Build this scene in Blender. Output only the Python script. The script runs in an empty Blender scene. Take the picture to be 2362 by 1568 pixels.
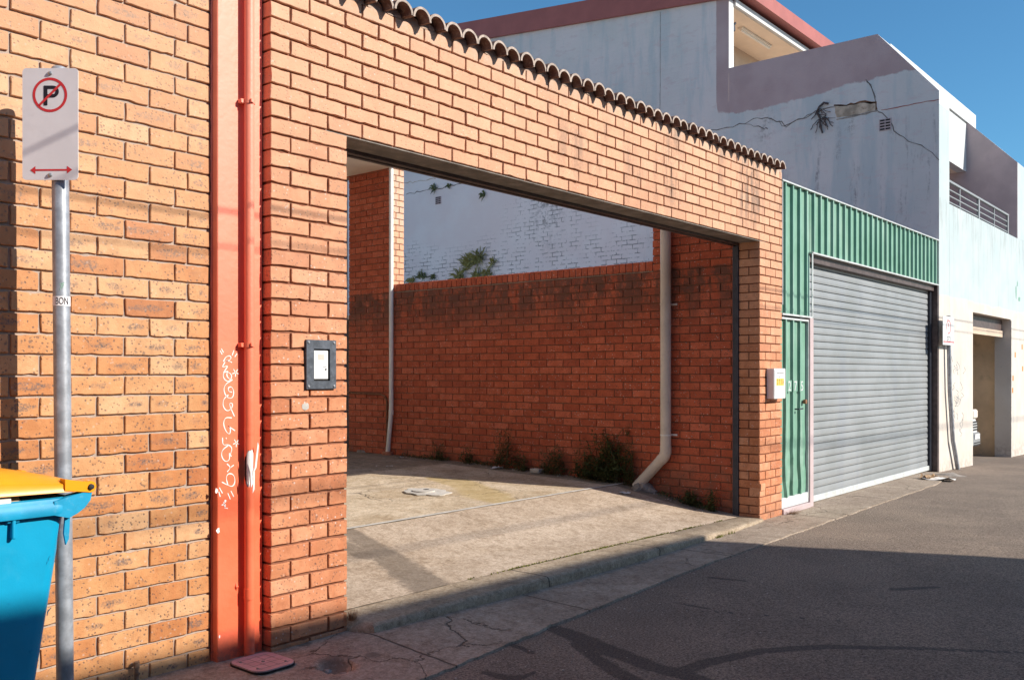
import bpy, math, random
from mathutils import Vector, Matrix, noise
random.seed(11)
R = random.random
def U(a, b): return a + (b - a) * R()
C = bpy.context.scene.collection
sc = bpy.context.scene

# ---------------------------------------------------------------- camera geometry
TH = math.radians(39.80); CT, ST = math.cos(TH), math.sin(TH)
FW = Vector((CT, ST, 0)); RT = Vector((ST, -CT, 0)); UP = Vector((0, 0, 1))
F0, CX, HY, CD, CH = 2130.0, 1180.5, 861.0, 4.024, 1.48
def _r(x, y): u = x - CX; return F0*CT + u*ST, F0*ST - u*CT, HY - y
def WY(x, y, Y=0.0):          # measured point of the photo -> point on the wall plane Y
    a, b, c = _r(x, y); t = (Y + CD)/b; return Vector((a*t, Y, CH + c*t))
def WX(x, y, X):
    a, b, c = _r(x, y); t = X/a; return Vector((X, b*t - CD, CH + c*t))
def WZ(x, y, z=0.0):
    a, b, c = _r(x, y); t = (z - CH)/c; return Vector((a*t, b*t - CD, z))
cam = bpy.data.objects.new('camera', bpy.data.cameras.new('camera')); C.objects.link(cam)
cam.location = (0, -CD, CH)
cam.rotation_euler = (math.pi/2, 0, TH - math.pi/2)
cam.data.sensor_width = 36; cam.data.lens = 36*F0/2361.0; cam.data.shift_y = 77/2361.0
cam.data.clip_start = .05; cam.data.clip_end = 2000
sc.camera = cam

# ---------------------------------------------------------------- materials
class N:
    def __init__(s, name):
        s.m = bpy.data.materials.new(name); s.m.use_nodes = True
        s.t = s.m.node_tree; s.t.nodes.clear()
        s.o = s.t.nodes.new('ShaderNodeOutputMaterial'); s.b = s.t.nodes.new('ShaderNodeBsdfPrincipled')
        s.t.links.new(s.b.outputs[0], s.o.inputs[0]); s._p = None
    def L(s, v, inp):
        if isinstance(v, bpy.types.NodeSocket): s.t.links.new(v, inp)
        elif isinstance(v, (tuple, list)) and inp.type == 'RGBA': inp.default_value = (*v[:3], 1)
        else: inp.default_value = v
    def new(s, k): return s.t.nodes.new(k)
    @property
    def P(s):
        if not s._p: s._p = s.new('ShaderNodeNewGeometry').outputs['Position']
        return s._p
    def vm(s, op, a, b):
        n = s.new('ShaderNodeVectorMath'); n.operation = op; s.L(a, n.inputs[0]); s.L(b, n.inputs[1]); return n.outputs[0]
    def scl(s, v, k): return s.vm('MULTIPLY', v, k)
    def noise(s, sc_, det=3, ro=.5, v=None, dist=0, col=False):
        n = s.new('ShaderNodeTexNoise'); s.L(v or s.P, n.inputs['Vector']); n.inputs['Scale'].default_value = sc_
        n.inputs['Detail'].default_value = det; n.inputs['Roughness'].default_value = ro; n.inputs['Distortion'].default_value = dist
        return n.outputs[1 if col else 0]
    def vor(s, sc_, v=None, feat='F1', out=0, rnd=1.0):
        n = s.new('ShaderNodeTexVoronoi'); n.feature = feat; s.L(v or s.P, n.inputs['Vector']); n.inputs['Scale'].default_value = sc_
        n.inputs['Randomness'].default_value = rnd
        return n.outputs[out]
    def ramp(s, f, st, interp='LINEAR'):
        n = s.new('ShaderNodeValToRGB'); e = n.color_ramp.elements; n.color_ramp.interpolation = interp
        while len(e) < len(st): e.new(.5)
        for i, (p, c) in enumerate(st):
            e[i].position = p; e[i].color = (*c, 1) if isinstance(c, (tuple, list)) else (c, c, c, 1)
        s.L(f, n.inputs[0]); return n.outputs[0]
    def step(s, f, a, b):      # smooth mask a..b -> 0..1
        n = s.new('ShaderNodeMapRange'); n.interpolation_type = 'SMOOTHSTEP'; s.L(f, n.inputs[0])
        n.inputs[1].default_value = a; n.inputs[2].default_value = b; n.inputs[3].default_value = 0; n.inputs[4].default_value = 1
        return n.outputs[0]
    def mth(s, op, a, b=0.0):
        n = s.new('ShaderNodeMath'); n.operation = op; s.L(a, n.inputs[0]); s.L(b, n.inputs[1]); return n.outputs[0]
    def mix(s, f, a, b, mode='MIX'):
        n = s.new('ShaderNodeMix'); n.data_type = 'RGBA'; n.blend_type = mode; n.clamp_factor = True
        s.L(f, n.inputs[0]); s.L(a, n.inputs[6]); s.L(b, n.inputs[7]); return n.outputs[2]
    def att(s, name, out='Color'):
        n = s.new('ShaderNodeAttribute'); n.attribute_name = name; return n.outputs[out]
    def sep(s, v):
        n = s.new('ShaderNodeSeparateXYZ'); s.L(v, n.inputs[0]); return n.outputs
    def comb(s, x, y, z):
        n = s.new('ShaderNodeCombineXYZ'); s.L(x, n.inputs[0]); s.L(y, n.inputs[1]); s.L(z, n.inputs[2]); return n.outputs[0]
    def bump(s, h, st=.5, d=.002, nrm=None):
        n = s.new('ShaderNodeBump'); n.inputs['Strength'].default_value = st; n.inputs['Distance'].default_value = d
        s.L(h, n.inputs['Height'])
        if nrm is not None: s.L(nrm, n.inputs['Normal'])
        return n.outputs[0]
    def fin(s, col, ro=.8, nrm=None, metal=0, spec=.3):
        s.L(col, s.b.inputs['Base Color']); s.L(ro, s.b.inputs['Roughness'])
        s.b.inputs['Metallic'].default_value = metal; s.b.inputs['Specular IOR Level'].default_value = spec
        if nrm is not None: s.L(nrm, s.b.inputs['Normal'])
        return s.m

def plain(name, col, ro=.6, var=.15, scale=8, metal=0, bump=.15, bs=60, spec=.3, dirt=None):
    n = N(name)
    a = n.noise(scale, 5, .6); c = n.mix(n.mth('MULTIPLY', n.step(a, .35, .7), 1.0), tuple(x*(1-var) for x in col), tuple(min(1, x*(1+var)) for x in col))
    if dirt:
        c = n.mix(n.mth('MULTIPLY', n.step(n.noise(scale*2.3, 7, .7, dist=.4), .52, .72), dirt[1]), c, dirt[0])
    return n.fin(c, ro, n.bump(n.noise(bs, 4), bump, .003), metal, spec)

def brick_mat(name, pal, dark=(.10, .085, .085), speck=.6, smudge=0.0, stain=None, chips=.5, vari=.14, top_glare=0.0):
    n = N(name); r = n.sep(n.att('bc')); l = n.sep(n.att('bl'))
    base = n.ramp(r[0], pal)
    off = n.vm('ADD', n.P, n.scl(n.att('bc'), (7.0, 5.0, 9.0)))
    v1 = n.noise(9, 4, .6, off); base = n.mix(n.mth('MULTIPLY', n.step(v1, .35, .65), 1), n.mix(1, base, (1-vari*1.25, 1-vari*1.7, 1-vari*2.1), 'MULTIPLY'), base)
    v2 = n.noise(38, 5, .65, off); base = n.mix(n.mth('MULTIPLY', n.step(v2, .5, .68), .35), base, n.mix(1, base, (.72, .62, .58), 'MULTIPLY'))
    # vertical flashing bands inside a brick
    band = n.noise(1.6, 2, .5, n.comb(n.mth('MULTIPLY', l[0], 1.3), n.mth('MULTIPLY', r[2], 37.0), r[1]))
    base = n.mix(n.mth('MULTIPLY', n.step(band, .52, .60), .35), base, n.mix(1, base, (1.0, .86, .78), 'MULTIPLY'))
    # dark iron spots: clustered
    d1 = n.vor(52, n.vm('ADD', off, n.scl(n.noise(60, 2, col=True), (.012, .012, .012))))
    clus = n.step(n.noise(13, 3, .6, off), .36, .64)
    dots = n.mth('MULTIPLY', n.mth('SUBTRACT', 1.0, n.step(d1, .12, .33)), n.step(n.mth('ADD', clus, n.mth('MULTIPLY', n.noise(50, 1, v=off), .8)), .52, .80))
    base = n.mix(n.mth('MULTIPLY', dots, speck), base, dark)
    d2 = n.vor(30, n.vm('ADD', off, n.scl(n.noise(70, 3, col=True), (.02, .02, .02)))); big = n.mth('MULTIPLY', n.mth('SUBTRACT', 1.0, n.step(d2, .10, .30)), n.step(n.noise(13, 2, v=off), .50, .62))
    base = n.mix(n.mth('MULTIPLY', big, speck*.9), base, dark)
    if smudge:
        e = n.mth('SUBTRACT', 1.0, n.mth('ADD', n.mth('POWER', n.mth('ABSOLUTE', n.mth('MULTIPLY', n.mth('ADD', l[0], n.mth('MULTIPLY', n.mth('SUBTRACT', r[2], .5), 1.1)), n.mth('ADD', .8, n.mth('MULTIPLY', r[0], 1.3)))), 2.0), n.mth('POWER', n.mth('ABSOLUTE', n.mth('MULTIPLY', l[1], 1.7)), 2.0)))
        m = n.mth('MULTIPLY', n.step(n.mth('ADD', n.mth('MULTIPLY', e, .42), n.mth('ADD', n.mth('MULTIPLY', n.noise(48, 5, .8, off), .7), n.mth('MULTIPLY', n.noise(11, 2, .5, off), .75))), .86, 1.10), n.step(r[1], .40, .66))
        m = n.mth('MULTIPLY', m, n.step(n.noise(62, 6, .9, off), .42, .60))
        base = n.mix(n.mth('MULTIPLY', m, smudge), base, (.12, .095, .09))
    if chips:
        d3 = n.vor(34, n.vm('ADD', off, (3.1, 1.7, .4))); ch = n.mth('MULTIPLY', n.mth('SUBTRACT', 1.0, n.step(d3, .10, .24)), n.step(n.noise(12, 2, v=n.vm('ADD', off, (9., 2., 4.))), .46, .58))
        base = n.mix(n.mth('MULTIPLY', ch, chips), base, (.62, .52, .47))
    px_, py_, pz_ = n.sep(n.P)   # paler towards the top: glare painted into the brick colour
    if top_glare: base = n.mix(n.mth('MULTIPLY', n.step(n.mth('ADD', pz_, n.mth('MULTIPLY', n.noise(.9, 3), 1.0)), 1.5, 4.0), top_glare), base, (.66, .42, .28))
    if stain: base = stain(n, base)
    h = n.mth('ADD', n.mth('MULTIPLY', n.noise(160, 4, .7, off), .7), n.mth('MULTIPLY', n.noise(28, 3, .5, off), .8))
    h = n.mth('SUBTRACT', h, n.mth('MULTIPLY', dots, .5))
    return n.fin(base, .72, n.bump(h, .6, .0045), spec=.35)
def mortar_mat(name, col):
    n = N(name); c = n.mix(n.noise(30, 4), tuple(x*.75 for x in col), tuple(x*1.2 for x in col))
    return n.fin(c, .95, n.bump(n.noise(220, 4), .7, .003), spec=.1)

def stain_face(n, c):      # damp black streaks below the tiles, right half of the lintel
    x, y, z = n.sep(n.P)
    st = n.noise(1.0, 5, .7, n.comb(n.mth('MULTIPLY', x, 9.0), 0.0, n.mth('MULTIPLY', z, 1.3)))
    gr = n.noise(45, 5, .8)
    m = n.mth('MULTIPLY', n.mth('MULTIPLY', n.step(z, 2.7, 3.25), n.step(x, 4.6, 6.0)), n.step(n.noise(1.0, 3, .6, n.comb(n.mth('MULTIPLY', x, 1.25), 3.0, n.mth('MULTIPLY', z, .6))), .46, .60))
    m = n.mth('MULTIPLY', m, n.step(n.mth('ADD', n.mth('MULTIPLY', st, .75), n.mth('MULTIPLY', gr, .35)), .46, .60))
    c = n.mix(n.mth('MULTIPLY', m, .8), c, (.15, .11, .085))
    top = n.mth('MULTIPLY', n.step(z, 3.44, 3.6), .45)
    c = n.mix(n.mth('MULTIPLY', top, n.step(n.noise(12, 4, .7), .3, .6)), c, (.50, .42, .36))
    low = n.mth('MULTIPLY', n.mth('SUBTRACT', 1.0, n.step(z, .02, .30)), n.step(n.noise(9, 4, .6), .35, .65))
    return n.mix(n.mth('MULTIPLY', low, .55), c, (.22, .13, .09))
def stain_yard(n, c):
    x, y, z = n.sep(n.P)
    st = n.noise(1.0, 6, .75, n.comb(0.0, n.mth('MULTIPLY', y, 4.2), n.mth('MULTIPLY', z, 1.6)))
    gr = n.noise(30, 5, .8)
    m = n.mth('MULTIPLY', n.step(z, 1.8, 2.45), n.mth('SUBTRACT', 1.0, n.step(z, 2.60, 2.62)))
    m = n.mth('MULTIPLY', m, n.step(n.mth('ADD', n.mth('MULTIPLY', st, .8), n.mth('MULTIPLY', gr, .4)), .50, .64))
    c = n.mix(n.mth('MULTIPLY', m, .8), c, (.085, .05, .038))
    low = n.mth('MULTIPLY', n.mth('SUBTRACT', 1.0, n.step(z, .2, .75)), n.step(n.noise(5, 5, .7), .38, .62))
    return n.mix(n.mth('MULTIPLY', low, .6), c, (.16, .10, .07))

TAN = [(0, (.47, .18, .07)), (.15, (.52, .225, .085)), (.5, (.57, .275, .115)), (.8, (.60, .32, .15)), (1, (.62, .37, .20))]
ORA = [(0, (.52, .20, .098)), (.3, (.58, .24, .118)), (.7, (.62, .27, .142)), (1, (.65, .32, .185))]
ORA_SHADE = [(0, (.44, .095, .045)), (.35, (.50, .112, .052)), (.75, (.56, .132, .062)), (1, (.61, .16, .085))]  # shaded copy of the orange brick: shade and bounce put into the colour
M = {}
M['tan'] = brick_mat('tan_brick', TAN, dark=(.10, .07, .065), speck=.75, smudge=.95, chips=.3, vari=.12, top_glare=.45)
M['ora'] = brick_mat('orange_brick', ORA, dark=(.13, .075, .06), speck=.62, stain=stain_face, chips=.75, vari=.14, top_glare=.55)
M['red'] = brick_mat('shaded_orange_brick', ORA_SHADE, dark=(.05, .03, .025), speck=.9, stain=stain_yard, chips=.85)
M['mor_l'] = mortar_mat('light_mortar', (.40, .32, .27))
M['mor_o'] = mortar_mat('orange_mortar', (.24, .105, .065))
M['mor_d'] = mortar_mat('dark_mortar', (.24, .13, .085))
M['render'] = plain('cream_render', (.70, .62, .52), .9, .1, 3, bump=.2)
M['salmon'] = None
def salmon():
    n = N('red_orange_paint'); x, y, z = n.sep(n.P)
    c = n.mix(n.step(n.noise(2.5, 4, .6), .3, .7), (.84, .135, .055), (.86, .175, .08))
    c = n.mix(n.mth('MULTIPLY', n.step(z, .8, 3.0), .8), c, (.88, .31, .215))
    low = n.mth('SUBTRACT', 1.0, n.step(n.mth('ADD', z, n.mth('MULTIPLY', n.noise(14, 4, .6), .08)), .20, .235))
    c = n.mix(low, c, (.74, .14, .07))
    dirt = n.mth('MULTIPLY', n.mth('SUBTRACT', 1.0, n.step(z, .02, .16)), n.step(n.noise(22, 5, .7), .42, .62))
    c = n.mix(n.mth('MULTIPLY', dirt, .7), c, (.22, .10, .08))
    ch = n.mth('MULTIPLY', n.mth('SUBTRACT', 1.0, n.step(n.vor(26), .05, .09)), n.step(n.noise(5, 2), .56, .62))
    c = n.mix(n.mth('MULTIPLY', ch, .55), c, (.55, .18, .12))
    h = n.mth('ADD', n.noise(35, 5, .6), n.mth('MULTIPLY', n.noise(7, 3), 1.4))
    return n.fin(c, .48, n.bump(h, .45, .004), spec=.45)
M['salmon'] = salmon()
M['white_pvc'] = plain('white_pvc', (.78, .76, .72), .4, .06, 5, bump=.03, spec=.5)
M['cream_pvc'] = plain('cream_pvc', (.66, .58, .50), .45, .08, 3, bump=.04, spec=.45, dirt=((.35, .27, .2), .25))
M['galv'] = plain('galvanised_steel', (.34, .36, .40), .45, .22, 16, metal=.35, bump=.12, bs=35, spec=.5, dirt=((.22, .22, .24), .5))
M['bolt'] = plain('bolt_steel', (.42, .42, .43), .4, .1, 60, metal=.7)
M['plate'] = plain('sign_white', (.74, .70, .72), .55, .04, 6, bump=.02, dirt=((.60, .55, .56), .25))
M['plateback'] = plain('sign_alloy', (.5, .5, .5), .5, .04, 6, metal=.6)
M['sred'] = plain('sign_red', (.62, .035, .04), .5, .06, 30, bump=.02)
M['sblack'] = plain('sign_black', (.018, .014, .022), .5, .1, 30, bump=.02)
M['swhite'] = plain('sticker_white', (.80, .78, .80), .5, .05, 30, bump=.02)
M['paintw'] = plain('graffiti_white', (.86, .78, .74), .6, .08, 60, bump=.02)
M['blue'] = plain('bin_blue', (.0015, .29, .50), .42, .07, 5, bump=.10, bs=140, spec=.45, dirt=((.03, .33, .52), .35))
M['bluedk'] = plain('bin_blue_rim', (.006, .27, .47), .5, .10, 14, bump=.12, bs=90, spec=.35, dirt=((.14, .38, .52), .45))
M['yellow'] = plain('bin_yellow', (.80, .30, .004), .38, .04, 4, bump=.06, bs=90, spec=.45, dirt=((.70, .34, .03), .35))
M['rubber'] = plain('black_rubber', (.03, .03, .03), .8, .1, 30)
M['iron'] = plain('intercom_metal', (.085, .095, .115), .5, .25, 26, metal=.4, bump=.1, dirt=((.30, .31, .33), .35))
M['dark'] = plain('dark_gap', (.02, .018, .018), .8, .1, 20)
M['brownst'] = plain('brown_steel', (.105, .075, .07), .5, .25, 12, metal=.2, bump=.1, dirt=((.16, .11, .09), .4))
M['greyst'] = plain('grey_lintel_steel', (.23, .20, .175), .7, .25, 7, bump=.2, dirt=((.13, .10, .08), .6))
M['charst'] = plain('charcoal_steel', (.055, .058, .075), .5, .15, 12, metal=.2)
M['box'] = plain('mailbox_paint', (.78, .78, .78), .4, .04, 9, bump=.03, dirt=((.55, .5, .48), .3))
M['dyel'] = plain('digit_yellow', (.85, .55, .03), .5, .04, 9, bump=.02)
M['trimw'] = plain('white_trim', (.52, .54, .54), .5, .12, 9, bump=.1, dirt=((.35, .33, .3), .5))
M['brass'] = plain('old_pipe', (.20, .13, .09), .6, .3, 30, bump=.4)
M['rust'] = plain('rusty_metal', (.22, .10, .055), .85, .3, 30, bump=.4)
M['concp'] = plain('pale_concrete', (.50, .47, .43), .9, .15, 9, bump=.4, dirt=((.32, .29, .26), .5))
M['stone'] = plain('rubble', (.30, .26, .23), .95, .3, 14, bump=.6)
M['paper'] = plain('paper', (.72, .69, .66), .9, .1, 20)
M['grit'] = plain('pale_grit', (.42, .37, .32), .95, .3, 40)
M['card'] = plain('cardboard', (.45, .30, .18), .9, .15, 20)
M['brickfrag'] = plain('brick_piece', (.42, .17, .10), .9, .2, 20, bump=.4)
M['stem'] = plain('stem', (.10, .09, .04), .8, .2, 20)
M['cream'] = plain('cream_paint', (.80, .68, .55), .7, .04, 3, bump=.05)
M['creamdk'] = plain('beige_wall_paint', (.55, .43, .33), .8, .06, 3, bump=.05)
M['whitep'] = plain('white_paint', (.56, .575, .58), .6, .05, 3, bump=.08)
M['fascia'] = plain('maroon_fascia', (.36, .115, .10), .55, .08, 2, bump=.03, dirt=((.30, .10, .09), .4))
M['mauve'] = plain('mauve_render', (.48, .385, .39), .9, .08, 2.0, bump=.25, dirt=((.40, .32, .34), .4))
M['greend'] = None
M['fern'] = plain('fern_leaf', (.11, .13, .035), .7, .4, 30)
M['glass'] = plain('dark_glass', (.03, .04, .05), .12, .1, 5, bump=0)
M['van'] = plain('van_white', (.62, .64, .66), .3, .03, 3, bump=0, spec=.5)
M['yelwall'] = plain('garage_wall', (.75, .54, .34), .9, .1, 2.0, bump=.1, dirt=((.38, .28, .18), .5))
M['opp'] = plain('opposite_wall', (.26, .22, .21), .9, .1, 2)
M['cable'] = plain('cable', (.03, .03, .03), .8, .1, 2)
M['bounce_pale'] = plain('pale_bounce_roof', (.62, .60, .60), .6, .1, 3, metal=0)  # pale tone chosen to bounce sunlight onto the grey wall
M['patch'] = plain('bare_masonry', (.50, .40, .31), .95, .35, 5, bump=.6, bs=20, dirt=((.22, .13, .09), .8))
M['otape'] = plain('orange_tape', (.55, .22, .05), .7, .1, 20)
M['crack'] = plain('crack_shadow', (.17, .145, .135), .9, .2, 20)
M['lamp'] = plain('fluoro_diffuser', (.80, .74, .66), .3, .03, 3, bump=0)

def leafmat(name, a, b):
    n = N(name); g = n.new('ShaderNodeObjectInfo'); r = n.sep(n.att('bc'))
    c = n.mix(r[0], a, b); c = n.mix(n.mth('MULTIPLY', n.noise(60, 2), .5), c, tuple(x*.6 for x in a))
    return n.fin(c, .6, None, spec=.3)
M['leaf'] = leafmat('weed_leaf', (.06, .075, .025), (.15, .17, .055))
M['leafb'] = leafmat('wall_plant_leaf', (.16, .14, .035), (.34, .33, .10))
M['moss'] = leafmat('moss', (.14, .15, .02), (.26, .26, .05))
M['dry'] = leafmat('dry_grass', (.26, .13, .07), (.38, .24, .13))

def green():
    n = N('green_steel_sheet'); x, y, z = n.sep(n.P)
    c = n.mix(n.step(n.noise(2.2, 5, .6), .35, .65), (.145, .295, .215), (.19, .35, .27))
    st = n.noise(1, 4, .6, n.comb(n.mth('MULTIPLY', x, 5.0), 0.0, n.mth('MULTIPLY', z, .8)))
    c = n.mix(n.mth('MULTIPLY', n.step(st, .5, .66), .45), c, (.33, .45, .38))
    sp = n.mth('MULTIPLY', n.mth('SUBTRACT', 1.0, n.step(n.vor(24), .04, .09)), n.step(n.noise(3, 2), .5, .62))
    c = n.mix(n.mth('MULTIPLY', sp, .6), c, (.22, .15, .09))
    return n.fin(c, .5, n.bump(n.noise(6, 3), .25, .01), spec=.4)
M['green'] = green()
def shutter():
    n = N('grey_shutter_paint'); x, y, z = n.sep(n.P)
    c = n.mix(n.step(n.noise(1.6, 5, .6), .35, .65), (.225, .235, .24), (.265, .275, .285))
    st = n.noise(1, 4, .6, n.comb(n.mth('MULTIPLY', x, 2.0), 0.0, n.mth('MULTIPLY', z, .3)))
    c = n.mix(n.mth('MULTIPLY', n.step(st, .5, .7), .35), c, (.20, .215, .25))
    return n.fin(c, .5, n.bump(n.noise(4, 2), .1, .01), spec=.4)
M['shutter'] = shutter()

def asphalt():
    n = N('asphalt'); a = n.sep(n.att('bc'))
    g = n.noise(75, 7, .9); g2 = n.noise(1.1, 5, .65); g3 = n.noise(28, 4, .7)
    c = n.mix(n.step(g, .36, .64), (.054, .042, .035), (.42, .325, .255))
    c = n.mix(n.mth('MULTIPLY', n.step(g2, .38, .62), .7), c, n.mix(1, c, (.74, .74, .76), 'MULTIPLY'))
    st = n.mth('MULTIPLY', n.mth('SUBTRACT', 1.0, n.step(n.vor(30), .10, .18)), n.step(n.noise(11, 2), .60, .64))
    c = n.mix(n.mth('MULTIPLY', st, .75), c, (.42, .37, .34))
    m = n.step(n.mth('ADD', a[0], n.mth('MULTIPLY', n.mth('SUBTRACT', n.noise(12, 5, .75), .5), .55)), .40, .60)
    c = n.mix(n.mth('MULTIPLY', m, .62), c, (.017, .016, .019))
    m2 = n.mth('MULTIPLY', a[1], .6); c = n.mix(m2, c, (.20, .175, .155))
    ro = n.mth('SUBTRACT', .93, n.mth('MULTIPLY', m, .18))
    h = n.mth('ADD', g, n.mth('MULTIPLY', g3, .5))
    return n.fin(c, ro, n.bump(h, .9, .008), spec=.25)
M['asphalt'] = asphalt()
def concrete(name, c1, c2, cracks=1.0, sx=()):
    n = N(name); a = n.sep(n.att('bc')); x, y, z = n.sep(n.P)
    g = n.noise(52, 7, .88); g2 = n.noise(1.6, 6, .7, dist=.6); g3 = n.noise(9, 6, .75)
    c = n.mix(n.step(g2, .32, .68), c1, c2)
    c = n.mix(n.mth('MULTIPLY', n.step(g, .44, .58), .75), c, n.mix(1, c, (.58, .56, .54), 'MULTIPLY'))
    c = n.mix(n.mth('MULTIPLY', n.step(n.noise(24, 5, .8), .46, .57), .6), c, n.mix(1, c, (.72, .69, .65), 'MULTIPLY'))
    c = n.mix(n.mth('MULTIPLY', n.step(g3, .48, .62), .55), c, n.mix(1, c, (.62, .58, .53), 'MULTIPLY'))
    c = n.mix(n.mth('MULTIPLY', n.step(n.noise(64, 5, .85), .58, .64), .55), c, (.66, .58, .48))
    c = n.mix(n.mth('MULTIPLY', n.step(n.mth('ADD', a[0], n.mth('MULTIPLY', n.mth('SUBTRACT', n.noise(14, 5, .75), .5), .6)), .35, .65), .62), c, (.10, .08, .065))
    c = n.mix(n.mth('MULTIPLY', n.step(n.mth('ADD', a[1], n.mth('MULTIPLY', n.mth('SUBTRACT', n.noise(20, 5, .7), .5), .5)), .35, .65), .55), c, (.40, .29, .11))
    dv = n.vm('ADD', n.P, n.scl(n.noise(5, 5, .65, col=True), (.28, .28, 0)))
    e = n.vor(1.15, dv, 'DISTANCE_TO_EDGE'); ck = n.mth('MULTIPLY', n.mth('SUBTRACT', 1.0, n.step(e, .001, .006)), n.step(n.noise(.9, 2), .42, .52))
    ck = n.mth('MULTIPLY', ck, cracks); jt = None
    for xj in sx:
        d = n.mth('ABSOLUTE', n.mth('SUBTRACT', n.mth('ADD', x, n.mth('MULTIPLY', n.noise(7, 3), .03)), xj + .015))
        ck = n.mth('MAXIMUM', ck, n.mth('SUBTRACT', 1.0, n.step(d, .003, .010)))
    c = n.mix(n.mth('MULTIPLY', ck, .8), c, (.07, .055, .045))
    h = n.mth('SUBTRACT', n.mth('ADD', n.mth('MULTIPLY', g, .8), g3), n.mth('MULTIPLY', ck, 3.0))
    return n.fin(c, .92, n.bump(h, .8, .005), spec=.2)
M['slab'] = concrete('yard_concrete', (.47, .365, .275), (.60, .485, .385), .0)
M['slab2'] = concrete('old_yard_concrete', (.50, .385, .26), (.72, .60, .46), .9)
M['foot'] = concrete('footpath_concrete', (.34, .27, .215), (.47, .385, .31), 1.0, (3.42, 4.75, 6.9, 9.35, 11.2, 12.6))
M['kerb'] = concrete('kerb_concrete', (.37, .29, .21), (.49, .395, .295), .0, (5.05, 6.55))
def greywall():
    n = N('grey_blue_render'); x, y, z = n.sep(n.P); a = n.sep(n.att('bc'))
    c = n.mix(n.step(n.noise(.7, 5, .6), .35, .65), (.62, .61, .60), (.72, .66, .65))
    st = n.noise(1, 6, .65, n.comb(0.0, n.mth('MULTIPLY', y, 2.2), n.mth('MULTIPLY', z, .35)))
    c = n.mix(n.mth('MULTIPLY', n.step(st, .47, .60), .7), c, (.50, .55, .57))
    st2 = n.noise(1, 6, .75, n.comb(3.0, n.mth('MULTIPLY', y, 5.0), n.mth('MULTIPLY', z, .7)))
    low = n.mth('SUBTRACT', 1.0, n.step(z, 4.8, 5.9))
    c = n.mix(n.mth('MULTIPLY', n.mth('MULTIPLY', n.step(st2, .52, .66), low), n.mth('MULTIPLY', n.step(n.noise(18, 5, .8), .38, .58), .75)), c, (.20, .18, .20))
    c = n.mix(n.mth('MULTIPLY', n.step(n.noise(3.5, 6, .75, n.scl(n.P, (1, 1, 3.0))), .54, .64), .55), c, (.62, .52, .52))
    # lighter, lilac-white paint over brick in the rear, lower part
    rear = n.mth('MULTIPLY', n.step(y, 4.2, 6.0), n.mth('SUBTRACT', 1.0, n.step(z, 5.8, 6.6)))
    c = n.mix(rear, c, n.mix(n.step(n.noise(1.3, 4), .35, .65), (.85, .77, .76), (.88, .83, .82)))
    # open brick joints
    bt = n.new('ShaderNodeTexBrick'); n.L(n.comb(y, z, 0.0), bt.inputs['Vector']); bt.inputs['Scale'].default_value = 1
    bt.inputs['Brick Width'].default_value = .24; bt.inputs['Row Height'].default_value = .086; bt.inputs['Mortar Size'].default_value = .009
    bt.inputs['Color1'].default_value = (1, 1, 1, 1); bt.inputs['Color2'].default_value = (1, 1, 1, 1); bt.inputs['Mortar'].default_value = (0, 0, 0, 1)
    bt.inputs['Mortar Smooth'].default_value = .2
    bt2v = n.vm('ADD', n.comb(y, z, 0.0), n.scl(n.noise(6, 3, col=True), (.025, .025, 0))); n.L(bt2v, bt.inputs['Vector'])
    mm = bt.outputs['Fac']
    reg = n.mth('MULTIPLY', n.mth('MAXIMUM', a[1], 0.0), n.step(n.noise(3.2, 6, .8), .46, .57))
    c = n.mix(n.mth('MULTIPLY', n.mth('MULTIPLY', mm, reg), .75), c, (.10, .09, .085))
    c = n.mix(n.mth('MULTIPLY', n.mth('MULTIPLY', a[2], n.step(n.noise(9, 6, .8), .47, .62)), .75), c, (.11, .10, .10))
    mv = n.step(n.mth('ADD', a[0], n.mth('MULTIPLY', n.mth('SUBTRACT', n.noise(5, 5, .7), .5), .35)), .46, .54)
    mc = n.mix(n.step(n.noise(1.5, 4), .35, .65), (.44, .32, .32), (.51, .385, .385))
    c = n.mix(mv, c, mc)
    h = n.mth('SUBTRACT', n.noise(28, 5, .7), n.mth('MULTIPLY', n.mth('MULTIPLY', mm, n.step(y, 3.5, 5.0)), .35))
    return n.fin(c, .9, n.bump(h, .5, .01), spec=.15)
M['greywall'] = greywall()
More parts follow.
